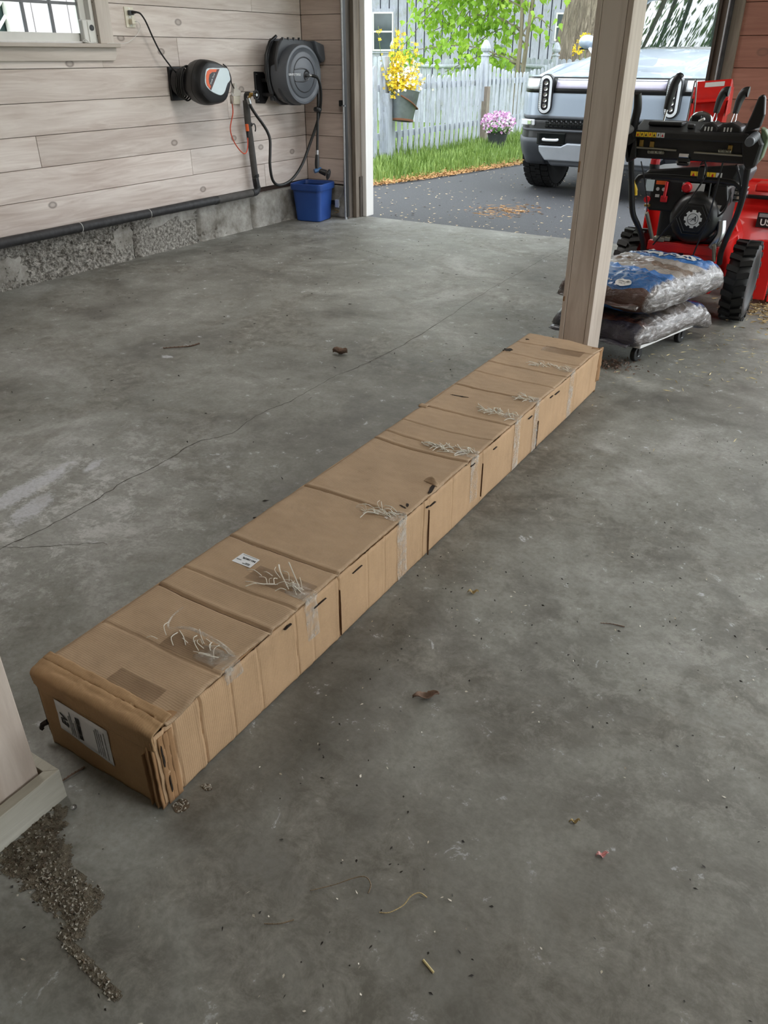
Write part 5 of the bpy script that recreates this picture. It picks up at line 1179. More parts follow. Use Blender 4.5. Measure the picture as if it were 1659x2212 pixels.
def fence(name, label, P, Q, posts, top, mid, step, postmat='picket_grey', finial=True, rail=None, group=None, bare=None):
    P = Vector((*P, 0)); Q = Vector((*Q, 0)); d = (Q-P); L = d.length; d.normalize(); ang = atan2(d.y, d.x)
    f = thing(name, label, 'fence', tuple(P), group=group)
    nn = int(L/step)
    for i in range(nn):
        s = (i+.5)*step; pos = P+d*s
        # scallop between posts
        a = max([p for p in posts if p <= s], default=posts[0]-3.2); b = min([p for p in posts if p > s], default=posts[-1]+3.2)
        q = (s-a)/(b-a); h = mid+(top-mid)*abs(2*q-1)**1.8
        hk = round(h/.02)*.02
        if hk not in PM: PM[hk] = picket_mesh(hk)
        o = bpy.data.objects.new('picket', PM[hk]); COL.objects.link(o); o.parent = f
        o.location = pos - P + Vector((0, 0, -.01)); o.rotation_euler = (random.uniform(-.012, .012), random.uniform(-.02, .02), ang)
    nrm = Vector((-d.y, d.x, 0))
    for z in (.28, .88):
        m = MB(); m.bar(P+nrm*.035+Vector((0, 0, z)), Q+nrm*.035+Vector((0, 0, z)), .04, .085); m.build('fence_rail', 'picket_grey', f)
    for s in posts:
        if not 0 <= s <= L: continue
        c0 = P+d*s-nrm*(.05 if postmat == 'post_brown' else -.06)
        M = Matrix.Translation(c0) @ Matrix.Rotation(ang, 4, 'Z')
        hb = top+.06
        MB().box((-.055, -.05, -.02), (.055, .05, .82 if postmat == 'post_brown' else hb), M).build('fence_post', postmat if s != bare else 'picket_grey', f, bevel=.006)
        if postmat == 'post_brown': MB().box((-.06, .01, .6), (.06, .10, hb), M).build('fence_post', 'picket_grey', f, bevel=.006)
        if finial and s != bare:
            M2 = M @ Matrix.Translation((0, .05 if postmat == 'post_brown' else 0, hb))
            MB().lathe([(.078, 0), (.078, .02), (.045, .03), (.045, .05), (.075, .075), (.085, .11), (.07, .16), (.035, .22), (.0, .235)], M2, 4 if False else 12).build('post_finial', 'picket_grey', f, smooth=30)
    if rail:
        for a, b in rail:
            m = MB(); A = P+d*a; B = P+d*b; m.tube([A+(B-A)*q+Vector((0, 0, 1.12-.05*sin(pi*q)))+nrm*-.04 for q in [i/10 for i in range(11)]], .035, 10); m.build('top_rail', 'picket_grey', f, smooth=60)
    return f
fence('picket_fence', 'near grey weathered picket fence with scalloped tops along the driveway', (-6.4, 8.9), (-6.4, 16.82), [1.5, 4.68, 7.88], 1.20, 1.02, .166, 'post_brown', bare=1.5)
fence('picket_fence', 'far grey picket fence crossing behind the scalloped one', (-11.2, 16.9), (-5.0, 16.9), [1.0, 3.6, 6.1], 1.28, 1.22, .125, rail=[(1.0, 3.6), (3.6, 6.1)])

# hanging bucket of forsythia
pm('old_zinc', c(132, 138, 142), .5, .55, var=.25, scale=6); pm('rust', c(112, 72, 48), .8)
for nm, col in (('yellow_petal', c(250, 208, 40)), ('pale_petal', c(246, 240, 214)), ('pink_petal', c(214, 158, 206)), ('white_petal', c(240, 228, 236))):
    pm(nm, col, .6, var=.15, scale=20)
pm('stem_green', c(112, 132, 66), .7); pm('leaf_green', c(96, 140, 70), .6, var=.25, scale=15)
hb_ = thing('hanging_pail', 'dented old zinc pail of yellow flowers hung on the fence post', 'pail', (-6.22, 10.62, .46))
PMx = Matrix.Translation((-6.20, 10.56, .47)) @ Matrix.Rotation(radians(-9), 4, 'X')
MB().lathe([(.0, .0), (.135, .0), (.142, .01), (.20, .365), (.207, .375), (.2, .378), (.192, .36), (.13, .02)], PMx, 32).build('pail_body', 'old_zinc', hb_, smooth=40)
MB().tube([PMx @ Vector(p) for p in ((.05, -.19, .30), (.165, -.12, .24), (.19, 0, .19), (.165, .10, .17), (.05, .17, .20), (.0, .2, .30))], .010, 8, smooth=5).build('pail_handle', 'rust', hb_, smooth=60)
MB().lathe([(.137, .0), (.150, .002), (.150, .022), (.142, .03)], PMx, 32).build('bottom_hoop', 'rust', hb_, smooth=40)
def blossoms(name, mat, parent, pts, r, seed, petals=4):
    rg = random.Random(seed); m = MB()
    for p in pts:
        p = Vector(p); nrm = Vector((rg.gauss(.6, .6), rg.gauss(-.6, .6), rg.gauss(.2, .6))).normalized(); u = nrm.orthogonal().normalized(); w = nrm.cross(u)
        rr = r*rg.uniform(.7, 1.2)
        for k in range(petals):
            a = 2*pi*k/petals+rg.random()*.4; d = u*cos(a)+w*sin(a); s = nrm.cross(d)
            m.add([p, p+d*rr*.55+s*rr*.32+nrm*rr*.15, p+d*rr+nrm*rr*.3, p+d*rr*.55-s*rr*.32+nrm*rr*.15], [(0, 1, 2, 3)])
    o = m.build(name, mat, parent); o['kind'] = 'stuff'; return o
rg = random.Random(21); fp_ = []; wp_ = []
stm = MB()
for i in range(34):
    a = Vector((-6.2+rg.gauss(0, .05), 10.54+rg.gauss(0, .06), .80)); tip = Vector((-6.2+rg.gauss(0, .12), 10.50+rg.gauss(0, .11), rg.uniform(1.05, 1.62)))
    mid = (a+tip)/2+Vector((rg.gauss(0, .05), rg.gauss(0, .05), 0)); P = spline([a, mid, tip], 5); stm.tube(P, .003, 4)
    for q in range(26): 
        t_ = rg.random(); p = P[int(t_*(len(P)-1))]; fp_.append(p+Vector((rg.gauss(0, .018), rg.gauss(0, .018), rg.gauss(0, .015))))
for i in range(260): fp_.append(Vector((-6.17+rg.gauss(0, .08), 10.58+rg.gauss(0, .10), .86+abs(rg.gauss(0, .07)))))
for i in range(150): wp_.append(Vector((-6.15+rg.gauss(0, .11), 10.56+rg.gauss(0, .13), .98+rg.gauss(0, .10))))
so = stm.build('flower_stems', 'stem_green', hb_); so['kind'] = 'stuff'
blossoms('yellow_blossoms', 'yellow_petal', hb_, fp_, .026, 5); blossoms('pale_blossoms', 'pale_petal', hb_, wp_, .024, 6, 5)
# potted pink flowers on the grass
pt = thing('flower_pot', 'dark plastic pot of pink and white flowers on the grass', 'flower pot', (-5.72, 12.75, -.01))
MB().lathe([(.0, 0), (.125, 0), (.165, .23), (.178, .235), (.178, .265), (.165, .265), (.155, .23)], Matrix.Translation((-5.72, 12.75, -.01)), 28).build('pot', 'dark_grey_plastic', pt, smooth=35)
rg = random.Random(9); fl1 = []; fl2 = []; lm = MB()
for i in range(320):
    v = Vector((rg.gauss(0, 1), rg.gauss(0, 1), rg.gauss(.3, .8))).normalized(); p = Vector((-5.72, 12.75, .33))+Vector((v.x*.27, v.y*.27, v.z*.17))*rg.uniform(.75, 1.05)
    (fl1 if rg.random() < .55 else fl2).append(p)
for i in range(160):
    v = Vector((rg.gauss(0, 1), rg.gauss(0, 1), rg.gauss(0, .8))).normalized(); p = Vector((-5.72, 12.75, .28))+Vector((v.x*.22, v.y*.22, v.z*.10)); u = v.orthogonal().normalized()*.035; w = v.cross(u)
    lm.add([p-u, p+w*.6, p+u, p-w*.6], [(0, 1, 2, 3)])
lo2 = lm.build('foliage', 'leaf_green', pt); lo2['kind'] = 'stuff'
blossoms('pink_blossoms', 'pink_petal', pt, fl1, .030, 15, 5); blossoms('white_blossoms', 'white_petal', pt, fl2, .028, 16, 5)

# ---------------------------------------------------------------- grey barn behind
weathered('barn_board', c(150, 154, 168), c(186, 188, 202)); pm('batten_grey', c(92, 94, 108), .8)
B0 = Vector((-19.5, 19.1, 0)); B1 = Vector((-4.5, 26.9, 0)); bd_ = (B1-B0); BLn = bd_.length; bd_.normalize(); bn = Vector((bd_.y, -bd_.x, 0)); bang = atan2(bd_.y, bd_.x)
barn = thing('barn', 'grey barn with vertical board siding behind the fences', 'building', tuple(B0))
MBm = Matrix.Translation(B0) @ Matrix.Rotation(bang, 4, 'Z')
MB().box((0, .02, 0), (BLn, 5, 4.6), MBm).build('barn_wall', 'batten_grey', barn)
bm_ = bpy.data.meshes.new('siding_board'); q = MB().box((-.109, -.02, 0), (.109, .02, 4.6)); bm_.from_pydata([tuple(v) for v in q.v], [], q.f); bm_.update(); bm_.materials.append(MATS['barn_board'])
for i in range(int(BLn/.25)):
    o = bpy.data.objects.new('siding_board', bm_); COL.objects.link(o); o.parent = barn; o.location = bd_*(i+.5)*.25 + bn*random.uniform(0, .008); o.rotation_euler = (0, 0, bang)
def proj_s(x, y): return (Vector((x, y, 0))-B0).dot(bd_)
pm('glass_dark', c(74, 84, 88), .08, var=.3, scale=1.5)
for (s0, s1, z0, z1) in ((proj_s(-13.88, 21.99), proj_s(-13.44, 22.25), 1.42, 2.28), (proj_s(-9.30, 24.25), proj_s(-8.9, 24.5), 1.66, 2.25)):
    w = MB(); w.box((s0-.10, -.06, z0-.10), (s1+.10, -.02, z1+.12), MBm); wo = w.build('window', 'barn_board', barn)
    for bx in (((s0-.04, z0-.04), (s1+.04, z0)), ((s0-.04, z1), (s1+.04, z1+.04)), ((s0-.04, z0), (s0, z1)), ((s1, z0), (s1+.04, z1)), ((s0, (z0+z1)/2-.02), (s1, (z0+z1)/2+.02))):
        MB().box((bx[0][0], -.085, bx[0][1]), (bx[1][0], -.06, bx[1][1]), MBm).build('window_frame', 'white_paint', wo)
    for za, zb in ((z0, (z0+z1)/2-.02), ((z0+z1)/2+.02, z1)): MB().box((s0, -.075, za), (s1, -.062, zb), MBm).build('pane', 'glass_dark', wo)
MB().prism([(-.5, 4.5), (BLn+.5, 4.5), (BLn+.5, 4.7), (-.5, 4.7)], -.6, 5.5, MBm @ Matrix(((1,0,0,0),(0,0,1,0),(0,1,0,0),(0,0,0,1)))).build('roof', 'dark_grey_plastic', barn)

# ---------------------------------------------------------------- trees
def bark_mat(name, lo, hi, sc):
    t = NT(name); v = t.coord(scale=(sc, sc, sc*.16)); a = t.noise(v, 1.0, 6, .7, 1.2)
    t.set(col=t.ramp(a, [(.32, lo), (.5, tuple((p+q)/2 for p, q in zip(lo, hi))), (.68, hi)]), rough=.95); t.bump(a, 1.0, .06); return t.m
bark_mat('oak_bark', c(74, 64, 54), c(186, 172, 154), 16); bark_mat('young_bark', c(104, 98, 80), c(150, 142, 118), 10)
t = NT('maple_leaf'); v = t.coord(rnd=23); lc = t.ramp(t.noise(v, 2.0, 3), [(.3, c(112, 156, 44)), (.55, c(150, 188, 62)), (.75, c(186, 212, 98))]); t.set(col=lc, rough=.5)
tr = t.node('ShaderNodeBsdfTranslucent'); t.link(lc, tr.inputs['Color']); mx = t.node('ShaderNodeMixShader'); mx.inputs[0].default_value = .36
t.link(t.b.outputs[0], mx.inputs[1]); t.link(tr.outputs[0], mx.inputs[2]); t.link(mx.outputs[0], t.n['Material Output'].inputs['Surface'])
t = NT('canopy_leaf'); v = t.coord(); lc = t.ramp(t.noise(v, .8, 3), [(.3, c(66, 92, 38)), (.7, c(120, 150, 70))]); t.set(col=lc, rough=.55)
tr = t.node('ShaderNodeBsdfTranslucent'); t.link(lc, tr.inputs['Color']); mx = t.node('ShaderNodeMixShader'); mx.inputs[0].default_value = .35
t.link(t.b.outputs[0], mx.inputs[1]); t.link(tr.outputs[0], mx.inputs[2]); t.link(mx.outputs[0], t.n['Material Output'].inputs['Surface'])
LEAF = [(0, 0), (.25, .05), (.5, .30), (.32, .38), (.30, .55), (.12, .62), (0, 1.0), (-.12, .62), (-.30, .55), (-.32, .38), (-.5, .30), (-.25, .05)]
lme = bpy.data.meshes.new('leaf'); lme.from_pydata([(x*.11, y*.12, -.03*abs(x)*2*.5-.012*y) for x, y in LEAF]+[(0, .045, 0)], [], [(i, (i+1) % 12, 12) for i in range(12)]); lme.update(); lme.materials.append(MATS['maple_leaf'])
mp = thing('young_maple', 'young tree with fresh bright green leaves behind the picket fence', 'tree', (-6.75, 15.7, 0))
rg = random.Random(31); LP = []
trunks = [[(-6.75, 15.7, 0), (-6.72, 15.7, 1.0), (-6.70, 15.68, 1.8), (-6.80, 15.65, 2.8), (-7.0, 15.6, 4.0)], [(-6.72, 15.72, .2), (-6.62, 15.72, 1.0), (-6.55, 15.7, 1.9), (-6.45, 15.75, 2.9), (-6.3, 15.8, 3.9)]]
for P in trunks: MB().tube(P, lambda q: .055*(1-.75*q), 8, smooth=5).build('trunk', 'young_bark', mp, smooth=60)
for i in range(30):
    st_ = trunks[i % 2]; k = rg.uniform(.30, 1.0); S = spline([Vector(p) for p in st_], 8); a = S[int(k*(len(S)-1))]
    side = -1 if rg.random() < .80 else 1
    L = rg.uniform(1.0, 2.7) if side < 0 else rg.uniform(.2, .7)
    ang = rg.uniform(-.45, .45); dirv = Vector((side*cos(ang), sin(ang)*.7, 0))
    dz = rg.uniform(-.25, .35) if a.z < 2.4 else rg.uniform(-1.5, -.2)*(.5+.2*L)
    m1 = a+dirv*L*.45+Vector((0, 0, .22+dz*.35)); e = a+dirv*L+Vector((0, 0, dz-.10))
    if e.z < .95: e.z = .95+rg.random()*.3
    P = spline([a, m1, e], 8); MB().tube(P, lambda q: .016*(1-.8*q)+.002, 5).build('branch', 'young_bark', mp, smooth=60)
    for j in range(int(46*L)):
        t_ = .25+.75*rg.random(); p = P[int(t_*(len(P)-1))]; LP.append(p+Vector((rg.gauss(0, .13), rg.gauss(0, .13), rg.gauss(-.05, .11))))
rg.shuffle(LP)
far = MB()
vis = [p for p in LP if p.z < 2.6]; rest = [p for p in LP if p.z >= 2.6]
for i, p in enumerate(vis):
    rot = (rg.uniform(-2.4, -.7), rg.uniform(-.6, .6), rg.uniform(0, 2*pi))
    if i < 300:
        o = bpy.data.objects.new('leaf', lme); COL.objects.link(o); o.parent = mp; o.location = p-ORG[mp.name]; o.rotation_euler = rot; s = rg.uniform(.8, 1.35); o.scale = (s, s, s)
    else: rest.append(p)
from mathutils import Euler
for p in rest:
    R = Euler((rg.uniform(-2.4, -.7), rg.uniform(-.6, .6), rg.uniform(0, 2*pi))).to_matrix(); s = rg.uniform(.8, 1.35)
    far.add([p + R @ (v.co*s) for v in lme.vertices], [tuple(f.vertices) for f in lme.polygons])
fo = far.build('leaves', 'maple_leaf', mp); fo['kind'] = 'stuff'
# big tree
bt = thing('big_tree', 'massive old tree trunk with grey ridged bark behind the truck', 'tree', (-6.42, 18.4, 0))
def trunk(u, v):
    z = 7.5*u; a = 2*pi*v; r = .80+.34*exp(-z/.55)*(1+.35*sin(a*5+1))+.0*u - .02*z
    r += .018*sin(a*26+2.2*nz(z*1.5, a))+.03*nz(cos(a)*3, sin(a)*3, z*1.2)
    return (-6.42+.16*z+r*cos(a), 18.4+r*sin(a), z)
MB().grid(trunk, 70, 110, wrap=True).build('trunk', 'oak_bark', bt, smooth=60)
tp = Vector((-5.9, 18.4, 7.2)); cl = MB(); rg = random.Random(77); ctrs = []
for i in range(16):
    a = 2*pi*i/16+rg.random()*.3; L = rg.uniform(4, 9.5); e = tp+Vector((cos(a)*L, sin(a)*L, rg.uniform(-.5, 4.5)))
    MB().tube([tp+Vector((0, 0, -.8)), tp+(e-tp)*.5+Vector((0, 0, .9)), e], lambda q: .20*(1-.85*q), 7, smooth=5).build('bough', 'oak_bark', bt, smooth=60)
    for k in range(4): ctrs.append(tp+(e-tp)*rg.uniform(.45, 1.05)+Vector((rg.gauss(0, .8), rg.gauss(0, .8), rg.gauss(.4, .6))))
for cc in ctrs:
    for k in range(260):
        p = cc+Vector((rg.gauss(0, .85), rg.gauss(0, .85), rg.gauss(0, .5))); R = Euler((rg.uniform(0, 6), rg.uniform(0, 6), rg.uniform(0, 6))).to_matrix(); s = rg.uniform(.09, .17)
        cl.add([p+R @ Vector(q)*s for q in ((-1, 0, 0), (0, -.6, 0), (1.2, 0, .1), (0, .6, 0))], [(0, 1, 2, 3)])
co = cl.build('crown', 'canopy_leaf', bt); co['kind'] = 'stuff'
# forsythia sprig beyond the truck
fs_ = thing('forsythia_bush', 'orange yellow flowering sprigs in front of the big tree trunk', 'bush', (-5.6, 16.2, 0))
rg = random.Random(41); pts = []; stm = MB()
for i in range(9):
    tip = Vector((-5.75+.95*i/8+rg.gauss(0, .04), 16.2+rg.gauss(0, .1), 1.36+.16*abs(sin(i*1.3))+.05*rg.random())); stm.tube([(-5.4, 16.2, 0), ((-5.4+tip.x)/2, 16.2, .8), tip], .006, 5, smooth=3)
    for k in range(16): pts.append(tip+Vector((rg.gauss(0, .05), rg.gauss(0, .05), rg.gauss(-.03, .05))))
so = stm.build('flower_stems', 'stem_green', fs_); so['kind'] = 'stuff'
blossoms('yellow_blossoms', 'yellow_petal', fs_, pts, .045, 8)

# white shed seen through the window
sh = thing('white_shed', 'white board shed with a lattice panel outside the window', 'building', (-9.2, 8, 0))
wood_mat('shed_white', c(214, 206, 214), c(236, 232, 238), 2)
pm('shade_green', c(70, 92, 88), .8, var=.3, scale=3)
MB().box((-9.4, 5.0, 0), (-9.25, 10.5, 3.2)).build('shed_wall', 'shade_green', sh)
for i in range(14): MB().box((-9.25, 6.83+.26*i, 0), (-9.21, 6.83+.26*i+.245, 3.2)).build('siding_board', 'shed_white', sh)
MB().box((-9.22, 6.70, 0), (-9.15, 6.80, 3.2)).build('corner_board', 'white_trim', sh)
for i in range(16):
    y = 4.4+.16*i
    for s in (1, -1):
        a = Vector((-9.2+.01*s, y, .8)); b = a+Vector((0, s*1.6, 1.6))
        if s > 0 and b.y > 6.7: b = a+Vector((0, 6.7-a.y, 6.7-a.y))
        if s < 0 and b.y < 5.0: b = a+Vector((0, 5.0-a.y, a.y-5.0))
        if (b-a).length > .1 and 5.0 <= a.y <= 6.7: MB().bar(a, b, .012, .035, up=(0, -s*.7, .7)).build('lattice_slat', 'white_paint', sh)
# ---------------------------------------------------------------- pickup truck
def paint_mat():
    t = NT('truck_paint'); v = t.coord(); sp = t.ramp(t.noise(v, 90, 2, .6), [(.70, (0, 0, 0)), (.74, (1, 1, 1))])
    t.set(col=t.mix(t.math('MULTIPLY', sp, .5), c(160, 173, 188), c(228, 232, 238)), rough=.3, metal=.15, coat=.5); return t.m
paint_mat()
pm('truck_black', c(20, 21, 23), .32, var=.15); pm('truck_grey', c(74, 78, 84), .55, var=.08); pm('skid_silver', c(168, 174, 182), .42, .5, var=.05); pm('light_bar', c(196, 192, 212), .3, var=.05); pm('lamp_white', c(226, 230, 234), .2, var=.05)
pm('lamp_dark', c(34, 35, 38), .15, var=.4, scale=30); pm('screen_black', c(16, 20, 20), .06)
pm('tyre_matt', c(15, 15, 16), .9, var=.2)
TX, TY = -2.63, 8.34
tk = thing('pickup_truck', 'pale blue grey pickup truck with tall oval headlights parked facing the garage', 'truck', (TX, TY, GZ), local=True)
def setback(x): 
    a = abs(x); return .05*a*a + .30*smoothstep(.72, 1.02, a)**2
def yf(z):   # front profile
    P = [(.30, .16), (.42, .05), (.52, .0), (.62, .01), (.76, .02), (.95, .03), (1.04, .05), (1.10, .08), (1.135, .14)]
    for (z0, y0), (z1, y1) in zip(P[:-1], P[1:]):
        if z <= z1: return y0+(y1-y0)*max(0, (z-z0)/(z1-z0))
    return P[-1][1]
def skin(name, x0, x1, z0, z1, mat, off=0.0, nu=24, nv=8, parent=None, bevel=0, solid=.01, zf=None):
    m = MB()
    def fn(u, v):
        x = x0+(x1-x0)*u; lo, hi = (z0, z1) if zf is None else zf(x)
        z = lo+(hi-lo)*v; return (x, yf(z)+setback(x)-off, z)
    m.grid(fn, nu, nv); return m.build(name, mat, parent or tk, smooth=40, solid=solid)
# hood and upper fascia
def hood(u, v):
    x = -.985+1.97*u; y = .12+1.66*v+.45*v*abs(x)**2
    z = 1.128+.20*smoothstep(0, 1.15, v)+.02*v - .055*abs(x/.985)**3 - .06*smoothstep(.80, .985, abs(x)) - .03*smoothstep(.12, 0, v)
    if abs(x) < .60: z += .012*smoothstep(.62, .54, abs(x))
    return (x*(1-.0*v), y+setback(x)*(1-v), z)
MB().grid(hood, 48, 24).build('hood', 'truck_paint', tk, smooth=40, solid=.02)
skin('front_fascia', -.985, .985, .70, 1.12, 'truck_paint', 0, 48, 12, solid=.03)
skin('light_bar_frame', -.97, .97, .968, 1.108, 'truck_black', .004, 48, 4)
skin('light_bar', -.535, .535, 1.008, 1.078, 'light_bar', .009, 24, 3)
skin('light_bar_top', -.535, .535, 1.082, 1.094, 'lamp_white', .008, 24, 2)
for s in (-1, 1): skin('corner_light', s*.715, s*.95, 1.0, 1.09, 'lamp_white', .009, 10, 3)
# stadium headlights
def stadium(w, h, n=12):
    r = w/2; return [(r*cos(a), h/2-r+r*sin(a)) for a in [pi*i/n for i in range(n+1)]] + [(r*cos(a), -h/2+r+r*sin(a)) for a in [pi+pi*i/n for i in range(n+1)]]
for s in (-1, 1):
    x = s*.625; y = .05+setback(.625); HL = Matrix.Translation((x, y-.04, .955)) @ Matrix.Rotation(s*-.09, 4, 'Z') @ CM
    hl = MB().prism(stadium(.140, .355), -.028, .05, HL).build('headlight', 'truck_black', tk, bevel=.008)
    m = MB(); o1 = stadium(.122, .334); o2 = stadium(.074, .282); n = len(o1)
    m.add([HL @ Vector((a, b, -.031)) for a, b in o1]+[HL @ Vector((a, b, -.034)) for a, b in o2], [(i, (i+1) % n, n+(i+1) % n, n+i) for i in range(n)]); m.build('light_ring', 'lamp_white', hl, smooth=30)
    MB().prism(stadium(.074, .282), -.033, -.029, HL).build('lens', 'lamp_dark', hl)
    for k in range(5): MB().lathe([(.018, 0), (.020, .004), (.012, .001), (.0, -.004)], HL @ Matrix.Translation((0, .10-.05*k, -.034)) @ Matrix.Rotation(pi, 4, 'X'), 12).build('led_reflector', 'chrome', hl, smooth=40)
    for k in range(16): MB().box((-.060, -.125+.0165*k, -.0355), (-.042, -.125+.0165*k+.003, -.0335), HL).build('ring_tick', 'truck_grey', hl)
# lower bumper
skin('bumper_shell', -.975, .975, .30, .72, 'truck_grey', -.02, 48, 10, solid=.03)
skin('bumper_corner', -.985, -.62, .30, .56, 'truck_grey', .012, 16, 6); skin('bumper_corner', .62, .985, .30, .56, 'truck_grey', .012, 16, 6)
skin('intake_panel', -.90, .90, .50, .735, 'truck_black', .004, 40, 6)
skin('intake_lip', -.90, .90, .625, .645, 'truck_grey', .022, 40, 2, solid=.02)
skin('upper_lip', -.93, .93, .735, .765, 'truck_grey', .010, 40, 2)
skin('grille', -.60, .60, .655, .73, 'truck_black', .008, 20, 2)
for r in range(4):
    for k in range(24):
        x = -.585+.05*k+(.025 if r % 2 else 0)
        if abs(x) > .59: continue
        z = .664+.0185*r; MB().cbox((x, yf(z)+setback(x)-.012, z+.006), (.036, .008, .012)).build('grille_cell', 'screen_black', tk, bevel=.003)
for s in (-1, 1):
    MB().cbox((s*.80, yf(.70)+setback(.80)-.008, .70), (.16, .03, .055), Matrix.Rotation(s*.3, 3, 'Z')).build('fog_light', 'lamp_white', tk, bevel=.008)
    MB().cbox((s*.77, yf(.70)+setback(.77)-.02, .70), (.05, .03, .045), Matrix.Rotation(s*.3, 3, 'Z')).build('fog_reflector', 'chrome', tk, bevel=.006)
    MB().box((s*.52-.15, -.005, .505), (s*.52+.15, .06, .615)).build('tow_recess', 'screen_black', tk, bevel=.008)
    MB().tube([(s*.52-.05, .03, .555), (s*.52-.075, -.02, .552), (s*.52-.04, -.045, .55), (s*.52+.04, -.045, .55), (s*.52+.075, -.02, .552), (s*.52+.05, .03, .555)], .013, 10, smooth=5).build('tow_hook', 'lamp_white', tk, smooth=60)
MB().prism([(-.64, .495), (-.40, .495), (-.34, .525), (.34, .525), (.40, .495), (.64, .495), (.63, .44), (.56, .36), (-.56, .36), (-.63, .44)], -.03, .06, CM).build('skid_plate', 'skid_silver', tk, bevel=.012)
MB().prism([(-.60, .44), (.60, .44), (.50, .31), (-.50, .31)], -.012, .12, CM).build('skid_lower', 'truck_grey', tk, bevel=.02)
pl_ = MB().box((-.155, -.045, .475), (.155, -.035, .635)).build('licence_plate', 'paper_white', tk, bevel=.004)
for (x, z, mt, w) in ((-.135, .595, 'red_cap', .012), (-.125, .545, 'blue_print', .02), (-.09, .545, 'blue_print', .022)): MB().box((x-w/2, -.0465, z-.014), (x+w/2, -.0445, z+.014)).build('plate_mark', mt, pl_)
# sides with wheel arches
def side_outline():
    arc = [(.80+.53*cos(a), .43+.53*sin(a)) for a in [radians(138-133*i/16) for i in range(17)]]
    return [(.40, .86)]+arc+[(1.36, .42), (4.2, .42), (4.3, .9), (5.5, .9), (5.5, 1.24), (2.2, 1.26), (1.2, 1.20), (.6, 1.10), (.40, 1.06)]
for s in (-1, 1):
    a, b = (s*.90, s*.985) if s > 0 else (s*.985, s*.90)
    MB().prism(side_outline(), a, b, WM).build('body_side', 'truck_paint', tk, bevel=.02)
    arch = [(.80+.55*cos(t_), .43+.55*sin(t_)) for t_ in [radians(132-130*i/18) for i in range(19)]]; inn = [(.80+.475*cos(t_), .43+.475*sin(t_)) for t_ in [radians(132-130*i/18) for i in range(19)]]
    MB().prism(arch+list(reversed(inn)), min(s*.93, s*.998), max(s*.93, s*.998), WM).build('arch_trim', 'truck_grey', tk, bevel=.008)
MB().box((-.72, .35, .36), (.72, 5.2, .95)).build('underbody', 'screen_black', tk)
# wheels
def lug2(s):
    m = MB().box((.0, -.03, .410), (.055, .028, .434)) if s == 0 else MB().box((.064, -.026, .408), (.135, .03, .432))
    me = bpy.data.meshes.new('tread_block'); me.from_pydata([tuple(v) for v in m.v], [], m.f); me.update(); me.materials.append(MATS['tyre_matt']); return me
L2 = [lug2(0), lug2(1)]
for x in (-.83, .83):
    W = Matrix.Translation((x, .80, .434)) @ Matrix.Rotation(pi/2, 4, 'Y')
    ty = MB().lathe([(.24, -.11), (.27, -.135), (.35, -.142), (.395, -.135), (.412, -.115), (.416, 0), (.412, .115), (.395, .135), (.35, .142), (.27, .135), (.24, .11)], W, 48).build('tyre', 'tyre_matt', tk, smooth=40)
    MB().lathe([(.25, -.10), (.25, .10), (.10, .06), (.0, .06)], W, 32).build('wheel_rim', 'tyre_matt', tk, smooth=40)
    MB().lathe([(.25, .10), (.25, -.10), (.10, -.06), (.0, -.06)], W, 32).build('wheel_rim', 'tyre_matt', tk, smooth=40)
    for k in range(36):
        for q in (0, 1):
            for s in (1, -1):
                a = 2*pi*(k+.33*q+.5*(s > 0))/36
                if -.2 < (a % (2*pi))-pi/2 < pi+.2 or True:
                    o = bpy.data.objects.new('tread_block', L2[q]); COL.objects.link(o); o.parent = ty; o.location = (x, .80, .434); o.rotation_euler = (a, 0, 0 if s > 0 else 0); o.scale = (s, 1, 1)
    if True: MB().prism([(.36, .30), (.40, .30), (.42, .40), (.36, .42)], x-.10, x+.12, WM).build('wheel_liner', 'truck_black', tk, bevel=.01)
    MB().cyl((x+(-.2 if x > 0 else .2), .80, .30), (x*.3, .80, .33), .04, 10, .05).build('control_arm', 'grey_rim', tk, smooth=50)
# cabin
ws = [(-.84, 1.24, 1.325), (.84, 1.24, 1.325), (.72, 2.05, 1.90), (-.72, 2.05, 1.90)]
m = MB(); m.grid(lambda u, v: (ws[0][0]*(1-v)*(1-2*u)+ws[3][0]*v*(1-2*u), 2.20+.95*v - .42*(1-(2*u-1)**2)*(1-.3*v), 1.325+.575*v), 24, 12)
t = NT('windshield_glass'); t.set(col=c(26, 36, 34), rough=.02, spec=.9, coat=1.0); t.b.inputs['IOR'].default_value = 1.6
m.build('windshield', 'windshield_glass', tk, smooth=60, solid=.01)
MB().grid(lambda u, v: (-.86+1.72*u, 2.10+.13*v-.42*(1-(2*u-1)**2), 1.322+.012*v), 20, 2).build('cowl', 'screen_black', tk, smooth=60, solid=.02)
for s in (-1, 1):
    MB().bar((s*.87, 2.20, 1.30), (s*.745, 3.17, 1.90), .06, .07).build('windshield_pillar', 'truck_paint', tk, bevel=.015)
    MB().prism([(2.35, 1.24), (3.2, 1.86), (4.6, 1.86), (4.9, 1.24)], min(s*.86, s*.95), max(s*.86, s*.95), WM).build('side_window', 'screen_black', tk, bevel=.03)
    mM = Matrix.Translation((s*1.04, 2.28, 1.43)) @ Matrix.Rotation(s*-.15, 4, 'Z')
    mi = MB(); mi.ell((0, 0, 0), (.10, .085, .075), 10, 16, mM.to_3x3()); 
    mi.v = [v + mM.translation for v in mi.v]; mi.build('mirror_cap', 'truck_paint', tk, smooth=60)
    MB().box((-.09, .0, -.08), (.09, .075, -.06), mM).build('mirror_base', 'truck_black', tk, bevel=.01)
    MB().bar((s*.90, 2.25, 1.27), (s*1.0, 2.27, 1.37), .05, .03).build('mirror_arm', 'lamp_white', tk, bevel=.008)
